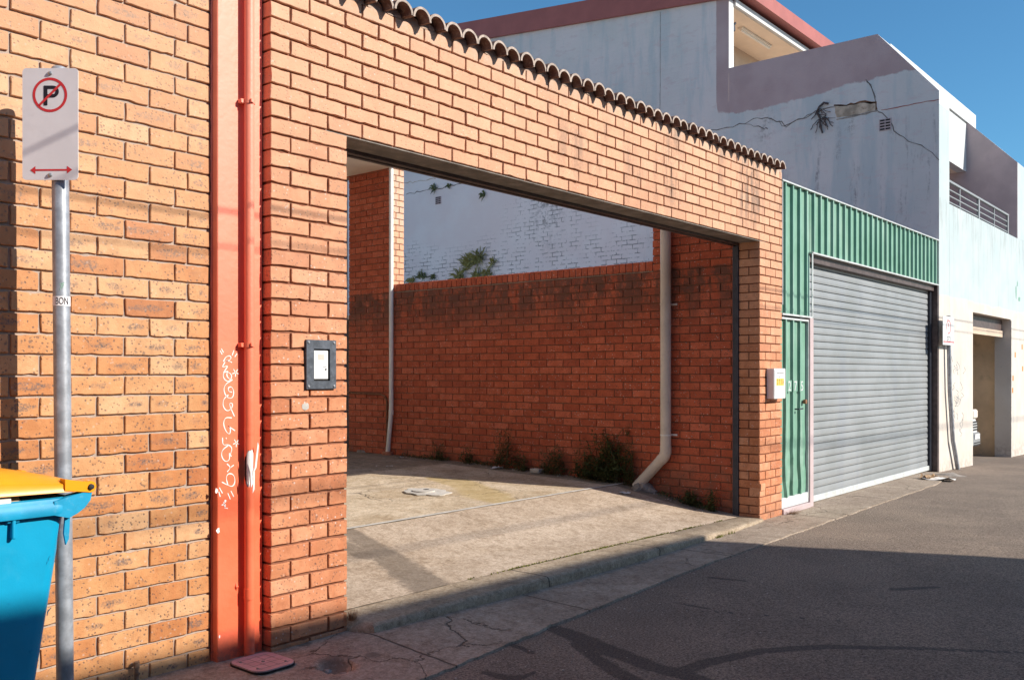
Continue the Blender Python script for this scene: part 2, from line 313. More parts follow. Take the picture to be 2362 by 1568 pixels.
def frontwall():
    n = N('white_street_render'); x, y, z = n.sep(n.P)
    c = n.mix(n.step(n.noise(1.5, 5, .6), .35, .65), (.40, .475, .49), (.45, .51, .52))
    zz = n.mth('ADD', z, n.mth('MULTIPLY', n.mth('SUBTRACT', n.noise(1.5, 5, .6), .5), .25))
    c = n.mix(n.mth('SUBTRACT', 1.0, n.step(zz, 2.66, 2.72)), c, n.mix(n.step(n.noise(2.5, 4), .35, .65), (.56, .50, .44), (.60, .545, .49)))
    st = n.noise(1, 6, .7, n.comb(n.mth('MULTIPLY', x, 5.0), 0.0, n.mth('MULTIPLY', z, .4)))
    c = n.mix(n.mth('MULTIPLY', n.step(st, .50, .66), .35), c, (.33, .35, .37))
    tp = n.mth('MULTIPLY', n.step(n.noise(1, 6, .75, n.comb(n.mth('MULTIPLY', x, 9.0), 1.0, n.mth('MULTIPLY', z, 1.2))), .46, .62), n.mth('MULTIPLY', n.step(z, 3.3, 4.15), n.mth('SUBTRACT', 1.0, n.step(z, 4.16, 4.2))))
    c = n.mix(n.mth('MULTIPLY', tp, .5), c, (.22, .23, .23))
    sp = n.mth('MULTIPLY', n.step(n.noise(14, 6, .8), .60, .66), .35); c = n.mix(sp, c, (.30, .27, .25))
    low = n.mth('MULTIPLY', n.mth('SUBTRACT', 1.0, n.step(z, -.05, .25)), n.step(n.noise(8, 5, .7), .4, .6))
    c = n.mix(n.mth('MULTIPLY', low, .6), c, (.34, .28, .24))
    return n.fin(c, .85, n.bump(n.noise(25, 4), .3, .005), spec=.2)
M['front'] = frontwall()
def tilem():
    n = N('weathered_tile'); c = n.mix(n.step(n.noise(14, 5, .7), .35, .65), (.14, .08, .066), (.22, .145, .12))
    c = n.mix(n.mth('MULTIPLY', n.step(n.noise(60, 4, .8), .52, .66), .5), c, (.42, .36, .30))
    return n.fin(c, .9, n.bump(n.noise(90, 5), .6, .004), spec=.15)
M['tile'] = tilem()
M['tileend'] = plain('tile_cut_end', (.42, .34, .29), .9, .25, 30, bump=.4)
M['tilemortar'] = plain('tile_bedding', (.46, .34, .27), .95, .2, 12, bump=.6)
M['cover'] = plain('pink_cover_plastic', (.52, .33, .33), .6, .10, 12, bump=.15, dirt=((.30, .2, .2), .5))

# ---------------------------------------------------------------- mesh builder
class MB:
    def __init__(s): s.v = []; s.f = []; s.mi = []; s.c = {}; s.l = {}
    def face(s, pts, m=0, c=None):
        i = len(s.v); s.v += [Vector(p) for p in pts]; s.f.append(tuple(range(i, i+len(pts)))); s.mi.append(m)
        if c:
            for k in range(i, i+len(pts)): s.c[k] = c
    def box(s, a, b, m=0):
        x0, y0, z0 = a; x1, y1, z1 = b
        s.hexa([(x0,y0,z0),(x1,y0,z0),(x1,y1,z0),(x0,y1,z0),(x0,y0,z1),(x1,y0,z1),(x1,y1,z1),(x0,y1,z1)], m)
    def hexa(s, p, m=0):
        i = len(s.v); s.v += [Vector(q) for q in p]
        for q in ((0,3,2,1),(4,5,6,7),(0,1,5,4),(1,2,6,5),(2,3,7,6),(3,0,4,7)): s.f.append(tuple(i+k for k in q)); s.mi.append(m)
    def bbox(s, a, b, bev=.004, m=0):       # box with chamfered edges
        x0,y0,z0 = a; x1,y1,z1 = b; e = min(bev, (x1-x0)*.45, (y1-y0)*.45, (z1-z0)*.45)
        i = len(s.v); idx = {}
        for sx in (0,1):
            for sy in (0,1):
                for sz in (0,1):
                    P = (x1 if sx else x0, y1 if sy else y0, z1 if sz else z0)
                    D = (-e if sx else e, -e if sy else e, -e if sz else e)
                    for ax in range(3):
                        q = [P[k] + (0 if k == ax else D[k]) for k in range(3)]
                        idx[(sx,sy,sz,ax)] = len(s.v); s.v.append(Vector(q))
        def ad(l): s.f.append(tuple(idx[k] for k in l)); s.mi.append(m)
        cyc = ((0,0),(1,0),(1,1),(0,1))
        for ax in range(3):
            for sd in (0,1):
                l = []
                for (p,q) in cyc:
                    t = [0,0,0]; t[ax] = sd; t[(ax+1)%3] = p; t[(ax+2)%3] = q; l.append((*t, ax))
                if not sd: l.reverse()
                ad(l)
        for ax in range(3):
            b1, b2 = (ax+1)%3, (ax+2)%3
            for (p,q) in cyc:
                t0 = [0,0,0]; t0[b1] = p; t0[b2] = q; t1 = list(t0); t1[ax] = 1
                l = [(*t0,b1),(*t1,b1),(*t1,b2),(*t0,b2)]
                if (p+q) % 2 == 0: l.reverse()
                ad(l)
        for sx in (0,1):
            for sy in (0,1):
                for sz in (0,1):
                    l = [(sx,sy,sz,0),(sx,sy,sz,1),(sx,sy,sz,2)]
                    if (sx+sy+sz) % 2 == 0: l.reverse()
                    ad(l)
    def tube(s, pts, r, n=16, m=0, cap=True, a0=0, a1=2*math.pi):
        pts = [Vector(p) for p in pts]; rr = r if isinstance(r, (list, tuple)) else [r]*len(pts)
        rings = []; full = abs(a1 - a0 - 2*math.pi) < 1e-6; k = n if full else n+1
        ref = None
        for i, p in enumerate(pts):
            d = (pts[min(i+1, len(pts)-1)] - pts[max(i-1, 0)]).normalized()
            if ref is None: ref = Vector((0,0,1)) if abs(d.z) < .9 else Vector((1,0,0))
            x = ref.cross(d).normalized(); y = d.cross(x).normalized(); ref = y if abs(d.dot(y)) < .5 else ref
            # keep frame steady
            b = len(s.v)
            for j in range(k):
                a = a0 + (a1-a0)*j/n; s.v.append(p + (x*math.cos(a) + y*math.sin(a))*rr[i])
            rings.append(b); ref = y
            ref = x.cross(d) * -1 if False else y
        for a, b in zip(rings, rings[1:]):
            for j in range(n):
                j2 = (j+1) % k if full else j+1
                s.f.append((a+j, a+j2, b+j2, b+j)); s.mi.append(m)
        if cap and full:
            s.f.append(tuple(reversed(range(rings[0], rings[0]+n)))); s.mi.append(m)
            s.f.append(tuple(range(rings[-1], rings[-1]+n))); s.mi.append(m)
    def prism(s, poly, nvec, m=0):          # poly: list of 3D points, extruded by nvec
        i = len(s.v); n = len(poly); nv = Vector(nvec)
        s.v += [Vector(p) for p in poly] + [Vector(p)+nv for p in poly]
        s.f.append(tuple(range(i, i+n))); s.f.append(tuple(reversed(range(i+n, i+2*n)))); s.mi += [m, m]
        for k in range(n):
            k2 = (k+1) % n; s.f.append((i+k, i+n+k, i+n+k2, i+k2)); s.mi.append(m)
    def build(s, name, mats, parent=None, smooth=False, angle=None):
        base = Vector((0,0,0)); p = parent
        while p is not None: base += p.location; p = p.parent
        me = bpy.data.meshes.new(name); me.from_pydata([tuple(v - base) for v in s.v], [], s.f)
        if not isinstance(mats, (list, tuple)): mats = [mats]
        for mt in mats: me.materials.append(mt)
        me.polygons.foreach_set('material_index', s.mi)
        if s.c:
            at = me.attributes.new('bc', 'FLOAT_COLOR', 'POINT'); d = [0.0]*(4*len(s.v))
            for k, c in s.c.items(): d[4*k:4*k+4] = [c[0], c[1], c[2], 1]
            at.data.foreach_set('color', d)
        if s.l:
            at = me.attributes.new('bl', 'FLOAT_COLOR', 'POINT'); d = [0.0]*(4*len(s.v))
            for k, c in s.l.items(): d[4*k:4*k+4] = [c[0], c[1], 0, 1]
            at.data.foreach_set('color', d)
        if smooth:

            try: me.set_sharp_from_angle(angle=math.radians(angle or 35))
            except Exception: pass
        me.update(); o = bpy.data.objects.new(name, me); C.objects.link(o)
        if parent: o.parent = parent
        return o

def tag(o, label=None, cat=None, group=None, kind=None):
    if label: o['label'] = label
    if cat: o['category'] = cat
    if group: o['group'] = group
    if kind: o['kind'] = kind
    return o
def thing(name, label, cat, loc, group=None):
    o = bpy.data.objects.new(name, None); C.objects.link(o); o.location = loc; o.empty_display_size = .1
    return tag(o, label, cat, group)

def brick(mb, org, Ud, Nd, u0, u1, z0, z1, dep=.022, det=1, m=0, jn=.0016, tilt=.0012, ch=.0028):
    Zd = Vector((0,0,1)); nx = max(1, int((u1-u0)/.03)) if det > 1 else (2 if det else 1); nz = 2 if det > 1 else 1
    r = (R(), R(), R()); dn = U(-jn, jn); tu, tz = U(-tilt, tilt), U(-tilt, tilt)
    j = .0016 if det > 1 else (.0011 if det else 0)
    u0 += U(-1, 1)*.0012; u1 += U(-1, 1)*.0012; z0 += U(-1, 1)*.0008; z1 += U(-1, 1)*.0008
    P = []
    for k in range(nx): P.append((u0 + (u1-u0)*k/nx, z0))
    for k in range(nz): P.append((u1, z0 + (z1-z0)*k/nz))
    for k in range(nx): P.append((u1 - (u1-u0)*k/nx, z1))
    for k in range(nz): P.append((u0, z1 - (z1-z0)*k/nz))
    n = len(P); i = len(mb.v); uc, zc = (u0+u1)/2, (z0+z1)/2; hu, hz = (u1-u0)/2, (z1-z0)/2
    def put(u, z, nn):
        k = len(mb.v); fu, fz = (u-uc)/hu, (z-zc)/hz
        mb.v.append(org + Ud*u + Zd*z + Nd*(nn + dn + tu*fu + tz*fz if nn > -.015 else nn)); mb.c[k] = r; mb.l[k] = (fu, fz)
    for (u, z) in P: put(u, z, -dep)
    Q = []
    for (u, z) in P:
        q = (u + U(-j, j), z + U(-j, j))
        if det > 1 and R() < .08: q = (q[0] + (uc-u)/hu*.003, q[1] + (zc-z)/hz*.0055)
        Q.append(q); put(q[0], q[1], -ch)
    for (u, z) in Q:
        put(u + (ch if u < uc-hu*.98 else (-ch if u > uc+hu*.98 else 0)), z + (ch if z < zc-hz*.9 else (-ch if z > zc+hz*.9 else 0)), 0)
    flip = Ud.cross(Zd).dot(Nd) < 0
    for a in (0, 1):
        for k in range(n):
            k2 = (k+1) % n; f = (i+a*n+k, i+a*n+k2, i+(a+1)*n+k2, i+(a+1)*n+k)
            mb.f.append(tuple(reversed(f)) if flip else f); mb.mi.append(m)
    f = tuple(range(i+2*n, i+3*n)); mb.f.append(tuple(reversed(f)) if flip else f); mb.mi.append(m)

G = .0105   # joint width
def row_bricks(u0, u1, joint, mod, minw=.035):
    """brick intervals in [u0,u1] for a bond with a joint centred at `joint`"""
    k = math.floor((u0 - joint)/mod); out = []; a = u0
    j = joint + (k+1)*mod
    while j < u1:
        if j - a > minw and u1 - j > minw: out.append((a, j)); a = j
        j += mod
    out.append((a, u1)); res = []
    for (p, q) in out: res.append((p + (G/2 if p > u0 else 0), q - (G/2 if q < u1 else 0)))
    return res

# ---------------------------------------------------------------- LEFT TAN BRICK BUILDING
YL = .114
t = thing('brick_building', 'tan speckled brick building wall left of the red painted pillar', 'building', (0, YL, 0))
mb = MB(); org = Vector((0, YL, 0)); PH = .0911
k = -16
while True:
    z0 = 1.379 + k*PH
    if z0 > 4.3: break
    if z0 + PH > -.05:
        A = (k % 2 != 0)      # rows directly below z=1.379 are type A
        if A: js = [2.473, 2.273] + [2.273 - .2525*i for i in range(1, 24)]
        else: js = [2.404 - .2535*i for i in range(0, 24)]
        e = [2.596] + js
        for a, b in zip(e[1:], e[:-1]):
            if b < -1.2: break
            brick(mb, org, Vector((1,0,0)), Vector((0,-1,0)), a + (G/2), b - (G/2 if b < 2.59 else 0), z0 + G/2, z0 + PH - G/2, .03, 2 if b > .9 else 0)
    k += 1
mb.box((-3, YL+.012, -.1), (2.600, YL+.25, 4.3), 1)
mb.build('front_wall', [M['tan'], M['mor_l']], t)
mb = MB(); mb.box((-14, YL+.0, 4.3), (2.60, 9, 7.2)); mb.box((-14, YL+.26, -.1), (2.599, 9, 4.298)); mb.box((-14, YL, -.1), (-3.001, YL+.258, 4.298))
mb.build('upper_wall', M['creamdk'], t)

# ---------------------------------------------------------------- ORA_SHADE PILLAR WITH DOWNPIPE
t = thing('painted_pillar', 'narrow red orange painted pillar carrying a downpipe between the brick walls', 'pillar', (2.74, .1, 0))
mb = MB(); mb.bbox((2.606, .064, -.05), (2.872, .30, 4.6), .004)
# a rough raised bead of paint along the left arris
pts = [(2.604, .110, -.03 + i*.05) for i in range(92)]
mb.tube([(2.603 + U(-.0008,.0008), .113, p[2]) for p in pts], [U(.0035, .0055) for _ in pts], 6)
mb.build('shaft', M['salmon'], t, True)
px, py = 2.766, .0265
def jag(z, amp, n): return [z + U(-amp, amp) for _ in range(n)]
dp = MB(); dp.tube([(px, py, 4.6), (px, py, 1.115)], .025, 24, cap=False)
n = 24; i0 = len(dp.v)    # jagged broken end of the upper length
rg = []
for jn_ in range(n):
    a = 2*math.pi*jn_/n; rg.append((px+.025*math.cos(a), py+.025*math.sin(a), 1.115))
low = [1.03 + .07*abs(math.sin(a*.5*1.7+.8)) + U(-.012, .012) for a in [2*math.pi*k/n for k in range(n)]]
for jn_ in range(n):
    j2 = (jn_+1) % n
    dp.face([rg[jn_], rg[j2], (rg[j2][0], rg[j2][1], low[j2]), (rg[jn_][0], rg[jn_][1], low[jn_])])
dp.tube([(px+.0, py, .89), (px+.001, py+.001, .40), (px, py, .02)], .0255, 24, cap=False)
for jn_ in range(n):
    j2 = (jn_+1) % n; a = 2*math.pi*jn_/n; b = 2*math.pi*j2/n
    hi = lambda q: .895 + .05*abs(math.sin(q*1.5+.4)) + .012*math.sin(q*5)
    dp.face([(px+.0255*math.cos(a), py+.0255*math.sin(a), .89), (px+.0255*math.cos(b), py+.0255*math.sin(b), .89),
             (px+.0255*math.cos(b), py+.0255*math.sin(b), hi(b)), (px+.0255*math.cos(a), py+.0255*math.sin(a), hi(a))])
dp.tube([(px, py, .385), (px, py, .33)], .0275, 24); dp.tube([(px, py, 1.20), (px, py, 1.17)], .0262, 24)
pipe = dp.build('downpipe', M['salmon'], t, True)
w = MB()                   # white broken inner plastic: a half shell and shards
w.tube([(px, py+.002, 1.11), (px, py+.002, .90)], .021, 20, cap=False, a0=math.radians(60), a1=math.radians(250))
for (dx, z0, z1, wd, lean) in ((.012, .98, 1.13, .013, .018), (-.008, .90, 1.05, .012, -.008), (.002, .87, 1.0, .012, .004), (-.02, .90, .98, .006, -.004)):
    a = Vector((px+dx, py-.026, z0)); b = Vector((px+dx+lean, py-.030, z1))
    w.prism([a, a+Vector((wd, 0, .02)), b+Vector((wd*.5, 0, -.02)), b], (0, .0025, 0))
w.build('broken_pipe_lining', M['white_pvc'], pipe)
w = MB(); w.tube([(px, py+.006, 1.08), (px, py+.006, .90)], .018, 12); w.build('pipe_inside', M['dark'], pipe)
for zc in (2.865, 1.625):
    b = MB(); b.tube([(px, py, zc-.012), (px, py, zc+.012)], .0285, 24)
    b.bbox((px-.045, py+.004, zc-.012), (px-.018, .062, zc+.010), .002); b.bbox((px-.013, py-.036, zc-.010), (px+.004, py-.024, zc+.010), .002)
    b.build('bracket', M['salmon'], pipe, True, 40)
# painted-over lumps and bare chips
b = MB()
for (x, y, r) in ((503, 1222, .010), (499, 1131, .009), (612, 1015, .004), (545, 1352, .0), (604, 1095, .003), (506, 1467, .005), (520, 1155, .006)):
    if r:
        c = WY(x, y, .0625); q = [c + Vector((math.cos(a)*r*U(.6, 1.2), 0, math.sin(a)*r*1.5*U(.6, 1.2))) for a in [k*math.pi/5 for k in range(10)]]
        b.prism(q, (0, .0018, 0))
b.build('bare_patch', M['paintw'], t)
b = MB(); c = WY(546, 1352, .06); b.tube([c+Vector((0,.006,-.02)), c+Vector((0,0,0)), c+Vector((0,.006,.02))], [.003,.009,.003], 8); b.build('wall_plug', M['salmon'], t)

def stroke(mb, pts, w, nrm, thick=.0012, m=0):
    """flat brush stroke of width w lying on a plane with normal nrm"""
    pts = [Vector(p) for p in pts]; nrm = Vector(nrm).normalized(); S = []
    for i, p in enumerate(pts):
        d = pts[min(i+1, len(pts)-1)] - pts[max(i-1, 0)]; d.normalize(); s_ = nrm.cross(d).normalized()
        ww = (w[i] if isinstance(w, list) else w)*.5; S.append((p + s_*ww, p - s_*ww))
    i = len(mb.v)
    for a, b in S: mb.v += [a + nrm*thick, b + nrm*thick, a - nrm*.001, b - nrm*.001]
    for k in range(len(S)-1):
        o = i + 4*k
        for q in ((0,4,5,1), (2,3,7,6), (0,2,6,4), (1,5,7,3)): mb.f.append(tuple(o+x for x in q)); mb.mi.append(m)
    e = i + 4*(len(S)-1); mb.f.append((i, i+1, i+3, i+2)); mb.f.append((e, e+2, e+3, e+1)); mb.mi += [m, m]
def smoothp(p, it=2):
    for _ in range(it):
        q = [p[0]]
        for a, b in zip(p, p[1:]):
            q += [(a[0]*.75+b[0]*.25, a[1]*.75+b[1]*.25), (a[0]*.25+b[0]*.75, a[1]*.25+b[1]*.75)]
        q.append(p[-1]); p = q
    return p
gf = MB()
GR = [[(105,395),(118,420)],[(97,408),(110,432)],[(185,405),(174,438)],[(206,425),(190,448)],
 [(118,478),(132,448),(158,438),(170,455),(150,474),(128,470),(165,478),(172,484)],
 [(128,480),(106,520),(152,498),(118,548)],
 [(148,540),(118,545),(116,580),(140,606),(166,594),(172,560),(140,540),(140,575),(160,590)],
 [(176,592),(130,622),(118,660),(140,708),(176,712),(186,672),(172,636),(148,642),(150,668),(172,672)],
 [(150,690),(118,716),(114,762),(140,796),(172,776),(178,742),(150,742),(188,826)],
 [(172,836),(130,832),(116,872),(134,924),(160,944),(164,898),(138,880),(192,918)],
 [(134,962),(138,970)],
 [(112,962),(114,1012),(150,1004),(176,1030),(160,1074),(170,1080)],[(150,1010),(110,1040),(104,1080),(128,1116),(158,1106),(156,1060)],
 [(140,1128),(166,1152),(142,1180)],[(166,1150),(184,1136)],
 [(108,1244),(140,1262),(178,1276),(194,1240),(184,1196),(150,1188),(134,1216),(146,1262)],
 [(92,1280),(112,1316)],[(88,1306),(98,1338)],[(146,1316),(162,1354)],[(166,1302),(184,1338)],
 [(106,1392),(134,1382),(128,1412)],[(120,1372),(128,1410),(146,1412)]]
for g in GR:
    p = smoothp(g) if len(g) > 2 else g
    stroke(gf, [WY(472.2+x*.36155, 661.1+y*.36155, .0636) for x, y in p], [.0042 + .0016*math.sin(i_*.7) for i_ in range(len(p))], (0,-1,0))
for (cx, cy) in ((195, 548), (200, 996)):
    for a in range(5):
        q = math.radians(72*a+20); stroke(gf, [WY(472.2+(cx+4*math.cos(q))*.36155, 661.1+(cy+4*math.sin(q))*.36155, .0636), WY(472.2+(cx+22*math.cos(q))*.36155, 661.1+(cy+26*math.sin(q))*.36155, .0636)], .0045, (0,-1,0))
gf.build('graffiti', M['paintw'], t)

# ---------------------------------------------------------------- BRICK GATEWAY (piers, lintel, tiles)
XP0, XP1, XQ0, XQ1 = 2.879, 3.385, 8.715, 9.25
ZL = 1.5245 + 15*.086; ZT = ZL + 9*.086; BP = .086
t = thing('brick_gateway', 'orange brick gateway with wide open entrance under a row of clay tiles', 'gateway', (6.06, .1, 0))
mb = MB(); o0 = Vector((0,0,0)); X_, Y_ = Vector((1,0,0)), Vector((0,1,0))
for k in range(-18, 24):
    z0 = 1.5245 + k*BP
    if z0 + BP > ZT + .01: break
    F = (k % 2 == 0)
    jo = 3.128 if F else 3.003
    md = .2478
    if z0 < ZL - .01:
        segs = [row_bricks(XP0, XP1, 3.128 if F else 3.003, .2505), row_bricks(XQ0, XQ1, XQ0 + (.255 if F else .135), .2478)]
    else: segs = [row_bricks(XP0, XQ1, jo, md)]
    for sg in segs:
        for i, (a, b) in enumerate(sg):
            first = i == 0; last = i == len(sg)-1
            dep = .023
            if first: dep = .112 if sg[0][0] > 8 and not F else .225
            if last: dep = .225
            brick(mb, o0, X_, -Y_, a + (.0008 if not first else 0), b - (.0008 if not last else 0), z0+G/2+.0008, z0+BP-G/2-.0008, dep, 2 if b < 6 else 1)
    # return face of the right pier
    if z0 < ZL - .01 and not F: brick(mb, Vector((XQ0,0,0)), Y_, -X_, .122, .226, z0+G/2, z0+BP-G/2, .02, 1)
mb.box((XP0+.010, .013, -.05), (XP1-.010, .218, ZL), 1); mb.box((XQ0+.010, .013, -.05), (XQ1-.010, .218, ZL), 1)
mb.box((XP0+.010, .015, ZL+.001), (XQ1-.010, .218, ZT), 1)
mb.box((XP0+.010, .0105, ZL-.0), (XP0+.02, .2175, ZL+.0009), 1)
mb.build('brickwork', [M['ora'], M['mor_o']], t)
# loose brick standing proud low on the right pier
mb = MB(); c = WX(1712, 1098, XQ0); brick(mb, Vector((XQ0-.0, -.012, 0)), X_, -Y_, 0, .105, .30, .372, .12, 2); mb.build('loose_brick', [M['ora']], t)
# tiles: barrel tiles side by side on the wall head
tl = MB(); mo = MB(); SP = .1437; nt = int((9.13-2.85)/SP)
for i in range(nt+1):
    xc = 9.058 - i*SP + U(-.004, .004); r0, r1 = .0755, .0605; yf = -.088 + U(-.010, .008); yb = .33; zb = 3.583 + U(-.004, .004); dz = .035
    n = 14; tw = U(-.006, .006)
    def arc(r, y, z): return [Vector((xc + tw*(1 if y < 0 else -1) + r*math.cos(math.pi*k/n), y, z + r*.98*math.sin(math.pi*k/n))) for k in range(n+1)]
    fo, fi, bo, bi = arc(r0, yf, zb), arc(r1, yf, zb), arc(r0*.9, yb, zb+dz), arc(r1*.9, yb, zb+dz)
    for k in range(n):
        tl.face([fo[k], fo[k+1], fi[k+1], fi[k]], 1); tl.face([fo[k+1], fo[k], bo[k], bo[k+1]]); tl.face([fi[k], fi[k+1], bi[k+1], bi[k]]); tl.face([bi[k], bi[k+1], bo[k+1], bo[k]])
    tl.face([fo[0], fi[0], bi[0], bo[0]]); tl.face([fi[n], fo[n], bo[n], bi[n]])
    # bedding mortar inside each barrel
    q = [Vector((xc + .058*math.cos(math.pi*k/8)*U(.9, 1), U(-.006, .01), zb - .004 + .056*math.sin(math.pi*k/8)*U(.85, 1))) for k in range(9)]
    mo.face(q)
    for a, b in zip(q, q[1:]): mo.face([a, b, b+Vector((0,.2,0)), a+Vector((0,.2,0))])
mo.box((XP0+.005, .004, ZT-.005), (XQ1-.004, .22, ZT+.030))
tl.build('tile_coping', [M['tile'], M['tileend']], t, True, 40); mo.build('tile_bedding', M['tilemortar'], t)
# steel lintel and the sectional door track behind it
mb = MB(); mb.bbox((XP1-.15, .004, ZL-.008), (XQ0+.15, .218, ZL-.0015), .001)
mb.build('steel_lintel', M['greyst'], t)
mb = MB(); mb.bbox((XP1-.1, .222, ZL-.028), (XQ0+.05, .262, ZL+.12), .002); mb.bbox((XP1-.1, .270, ZL-.034), (XQ0+.05, .300, ZL+.12), .002); mb.bbox((XP1-.1, .262, ZL-.020), (XQ0+.05, .270, ZL-.01), .001)
mb.build('door_head_track', M['brownst'], t)
mb = MB(); mb.bbox((XQ0-.012, .228, .0), (XQ0+.036, .262, ZL-.030), .002); mb.bbox((XQ0+.002, .262, .0), (XQ0+.030, .300, ZL-.036), .002)
mb.build('door_side_track', M['charst'], t)
mb = MB(); c = WY(705, 937, -.0025)
q = [c + Vector((math.cos(a)*.022*U(.8, 1.2), 0, math.sin(a)*.020*U(.8, 1.2))) for a in [k*math.pi/6 for k in range(12)]]
mb.prism(q, (0, .004, 0)); mb.build('mortar_patch', M['concp'], t)

# ---------------------------------------------------------------- INTERCOM
def txt(mb, s, size, O, Rv, Uv, Nv, depth=.001, m=0, align='CENTER', cyl=None, sx=1.0, sy=1.0):
    cu = bpy.data.curves.new('t', 'FONT'); cu.body = s; cu.size = size; cu.align_x = align; cu.extrude = depth/2; cu.resolution_u = 3
    ob = bpy.data.objects.new('t', cu); C.objects.link(ob); bpy.context.view_layer.update()
    me = bpy.data.meshes.new_from_object(ob.evaluated_get(bpy.context.evaluated_depsgraph_get()))
    b = len(mb.v)
    for v in me.vertices:
        x, y, z = v.co.x*sx, v.co.y*sy, v.co.z + depth/2
        if cyl: a = x/cyl; mb.v.append(O + Rv*(math.sin(a)*(cyl+z)) + Uv*y + Nv*(math.cos(a)*(cyl+z)))
        else: mb.v.append(O + Rv*x + Uv*y + Nv*z)
    for f in me.polygons: mb.f.append(tuple(b+k for k in f.vertices)); mb.mi.append(m)
    bpy.data.objects.remove(ob); bpy.data.curves.remove(cu); bpy.data.meshes.remove(me)
a = WY(707, 783, -.016); b = WY(775, 896, -.016); xa, xb, za, zb_ = a.x, b.x, b.z, a.z
ic = thing('intercom', 'dark metal framed intercom with white panel screwed to the brick pier', 'intercom', ((xa+xb)/2, 0, za))
mb = MB(); pa = WY(724, 804, -.016); pb = WY(761, 878, -.016)
W_ = [(xa, pa.x, za, zb_), (pb.x, xb, za, zb_), (pa.x, pb.x, pa.z, zb_), (pa.x, pb.x, za, pb.z)]
for i, (x0, x1, z0, z1) in enumerate(W_): mb.box((x0, -.016, z0), (x1, .004, z1))
mb.build('frame', M['iron'], ic)
mb = MB(); mb.box((pa.x+.001, -.004, pb.z+.001), (pb.x-.001, .003, pa.z-.001)); mb.build('recess_back', M['dark'], ic)
mb = MB(); mb.bbox((pa.x+.004, -.012, pb.z+.010), (pb.x-.010, -.0045, pa.z-.010), .002); pn = mb.build('panel', M['box'], ic)
mb = MB(); pw = pb.x - pa.x; ph = pa.z - pb.z
for k in range(5): z = pa.z - ph*(.20 + .035*k); mb.box((pa.x+pw*.26, -.0135, z), (pa.x+pw*.68, -.0125, z+ph*.014))
mb.build('speaker_grille', M['card'], pn)
mb = MB(); mb.box((pa.x+pw*.56, -.0135, pa.z-ph*.56), (pa.x+pw*.80, -.0125, pa.z-ph*.545)); mb.bbox((pa.x+pw*.70, -.016, pa.z-ph*.66), (pa.x+pw*.80, -.0122, pa.z-ph*.62), .001); mb.build('call_button', M['sblack'], pn)
for (x, z) in ((xa+.014, za+.014), (xb-.014, za+.014), (xa+.014, zb_-.014), (xb-.014, zb_-.014)):
    mb = MB(); mb.tube([(x, -.014, z), (x, -.0185, z), (x, -.021, z)], [.0075, .0075, .004], 12); mb.build('screw', M['bolt'], ic, True)

# ---------------------------------------------------------------- MAILBOX
x0, x1, z0, z1, yf = 8.869, 9.142, 1.222, 1.53, -.084
t = thing('mailbox', 'white metal mailbox numbered 273A on the right brick pier', 'mailbox', ((x0+x1)/2, 0, z0))
mb = MB(); mb.bbox((x0, yf, z0), (x1, -.001, z1), .004); mb.build('body', M['box'], t)
mb = MB(); mb.bbox((x0+.010, yf-.004, z0+.010), (x1-.010, yf-.0005, z1-.012), .002); dr = mb.build('door', M['box'], t)
mb = MB(); mb.box((x0+.05, yf-.0065, z1-.045), (x1-.05, yf-.0045, z1-.038)); mb.build('letter_slot', M['dark'], dr)
mb = MB(); mb.tube([(x0+.12, yf-.004, z1-.085), (x0+.12, yf-.008, z1-.085)], .006, 10); mb.build('lock', M['bolt'], dr)
mb = MB()
for k, ch in enumerate('273A'):
    cx_ = x0 + .062 + k*.047; mb.box((cx_-.018, yf-.006, 1.36-.004), (cx_+.018, yf-.0045, 1.43), 0)
    txt(mb, ch, .074, Vector((cx_, yf-.0062, 1.368)), X_, UP, -Y_, .0008, 1, sx=.55)
mb.build('number_plate', [M['dyel'], M['sblack']], t)

# ---------------------------------------------------------------- YARD SIDE WALL
XW = 8.75
t = thing('yard_wall', 'long red brick side wall of the yard with upright brick capping', 'wall', (XW+.1, 3, 0))
mb = MB(); oW = Vector((XW, 0, 0)); ztop = 2.590
Y0, Y1, Y2, Y3 = .235, 1.262, 5.41, 6.335
k = 0
while True:
    z0 = ztop - (k+1)*BP
    if z0 < -.1: break
    for (a, b) in row_bricks(Y0, Y3, .4475 + (.12 if k % 2 else 0), .2395): brick(mb, oW, Y_, -X_, a, b, z0+G/2, z0+BP-G/2, .02, 1)
    k += 1
for k in range(24):
    z0 = ztop + k*BP
    if z0 + BP < 3.6:
        for i, (a, b) in enumerate(row_bricks(Y0, Y1, .4475 + (.12 if k % 2 == 0 else 0), .2395)): brick(mb, oW, Y_, -X_, a, b, z0+G/2, z0+BP-G/2, .10 if b > Y1-.01 else .02, 1)
mb.box((XW+.0105, Y0, -.1), (XW+.2, Y3-.011, ztop-.101), 1); mb.box((XW+.0108, Y0, ztop-.1005), (XW+.2, Y2+.009, ztop), 1); mb.box((XW+.010, Y0, ztop+.0005), (XW+.22, Y1-.010, 3.55), 1)
mb.build('brickwork', [M['red'], M['mor_d']], t)
mb = MB(); y = Y1 + .004; i = 0
while y < Y2 - .02:
    w_ = .0765
    brick(mb, Vector((XW-.004, 0, 0)), Y_, -X_, y, y + w_, ztop+G, ztop+.115, .225, 1)
    # top face
    mb.face([(XW, y+.003, ztop+.1142), (XW, y+w_-.003, ztop+.1142), (XW+.22, y+w_-.003, ztop+.1142), (XW+.22, y+.003, ztop+.1142)][::-1], 0, (R(), R(), R())); y += .0865
mb.box((XW+.008, Y1, ztop+.001), (XW+.222, Y2, ztop+.108), 1); mb.build('capping', [M['red'], M['mor_l']], t)

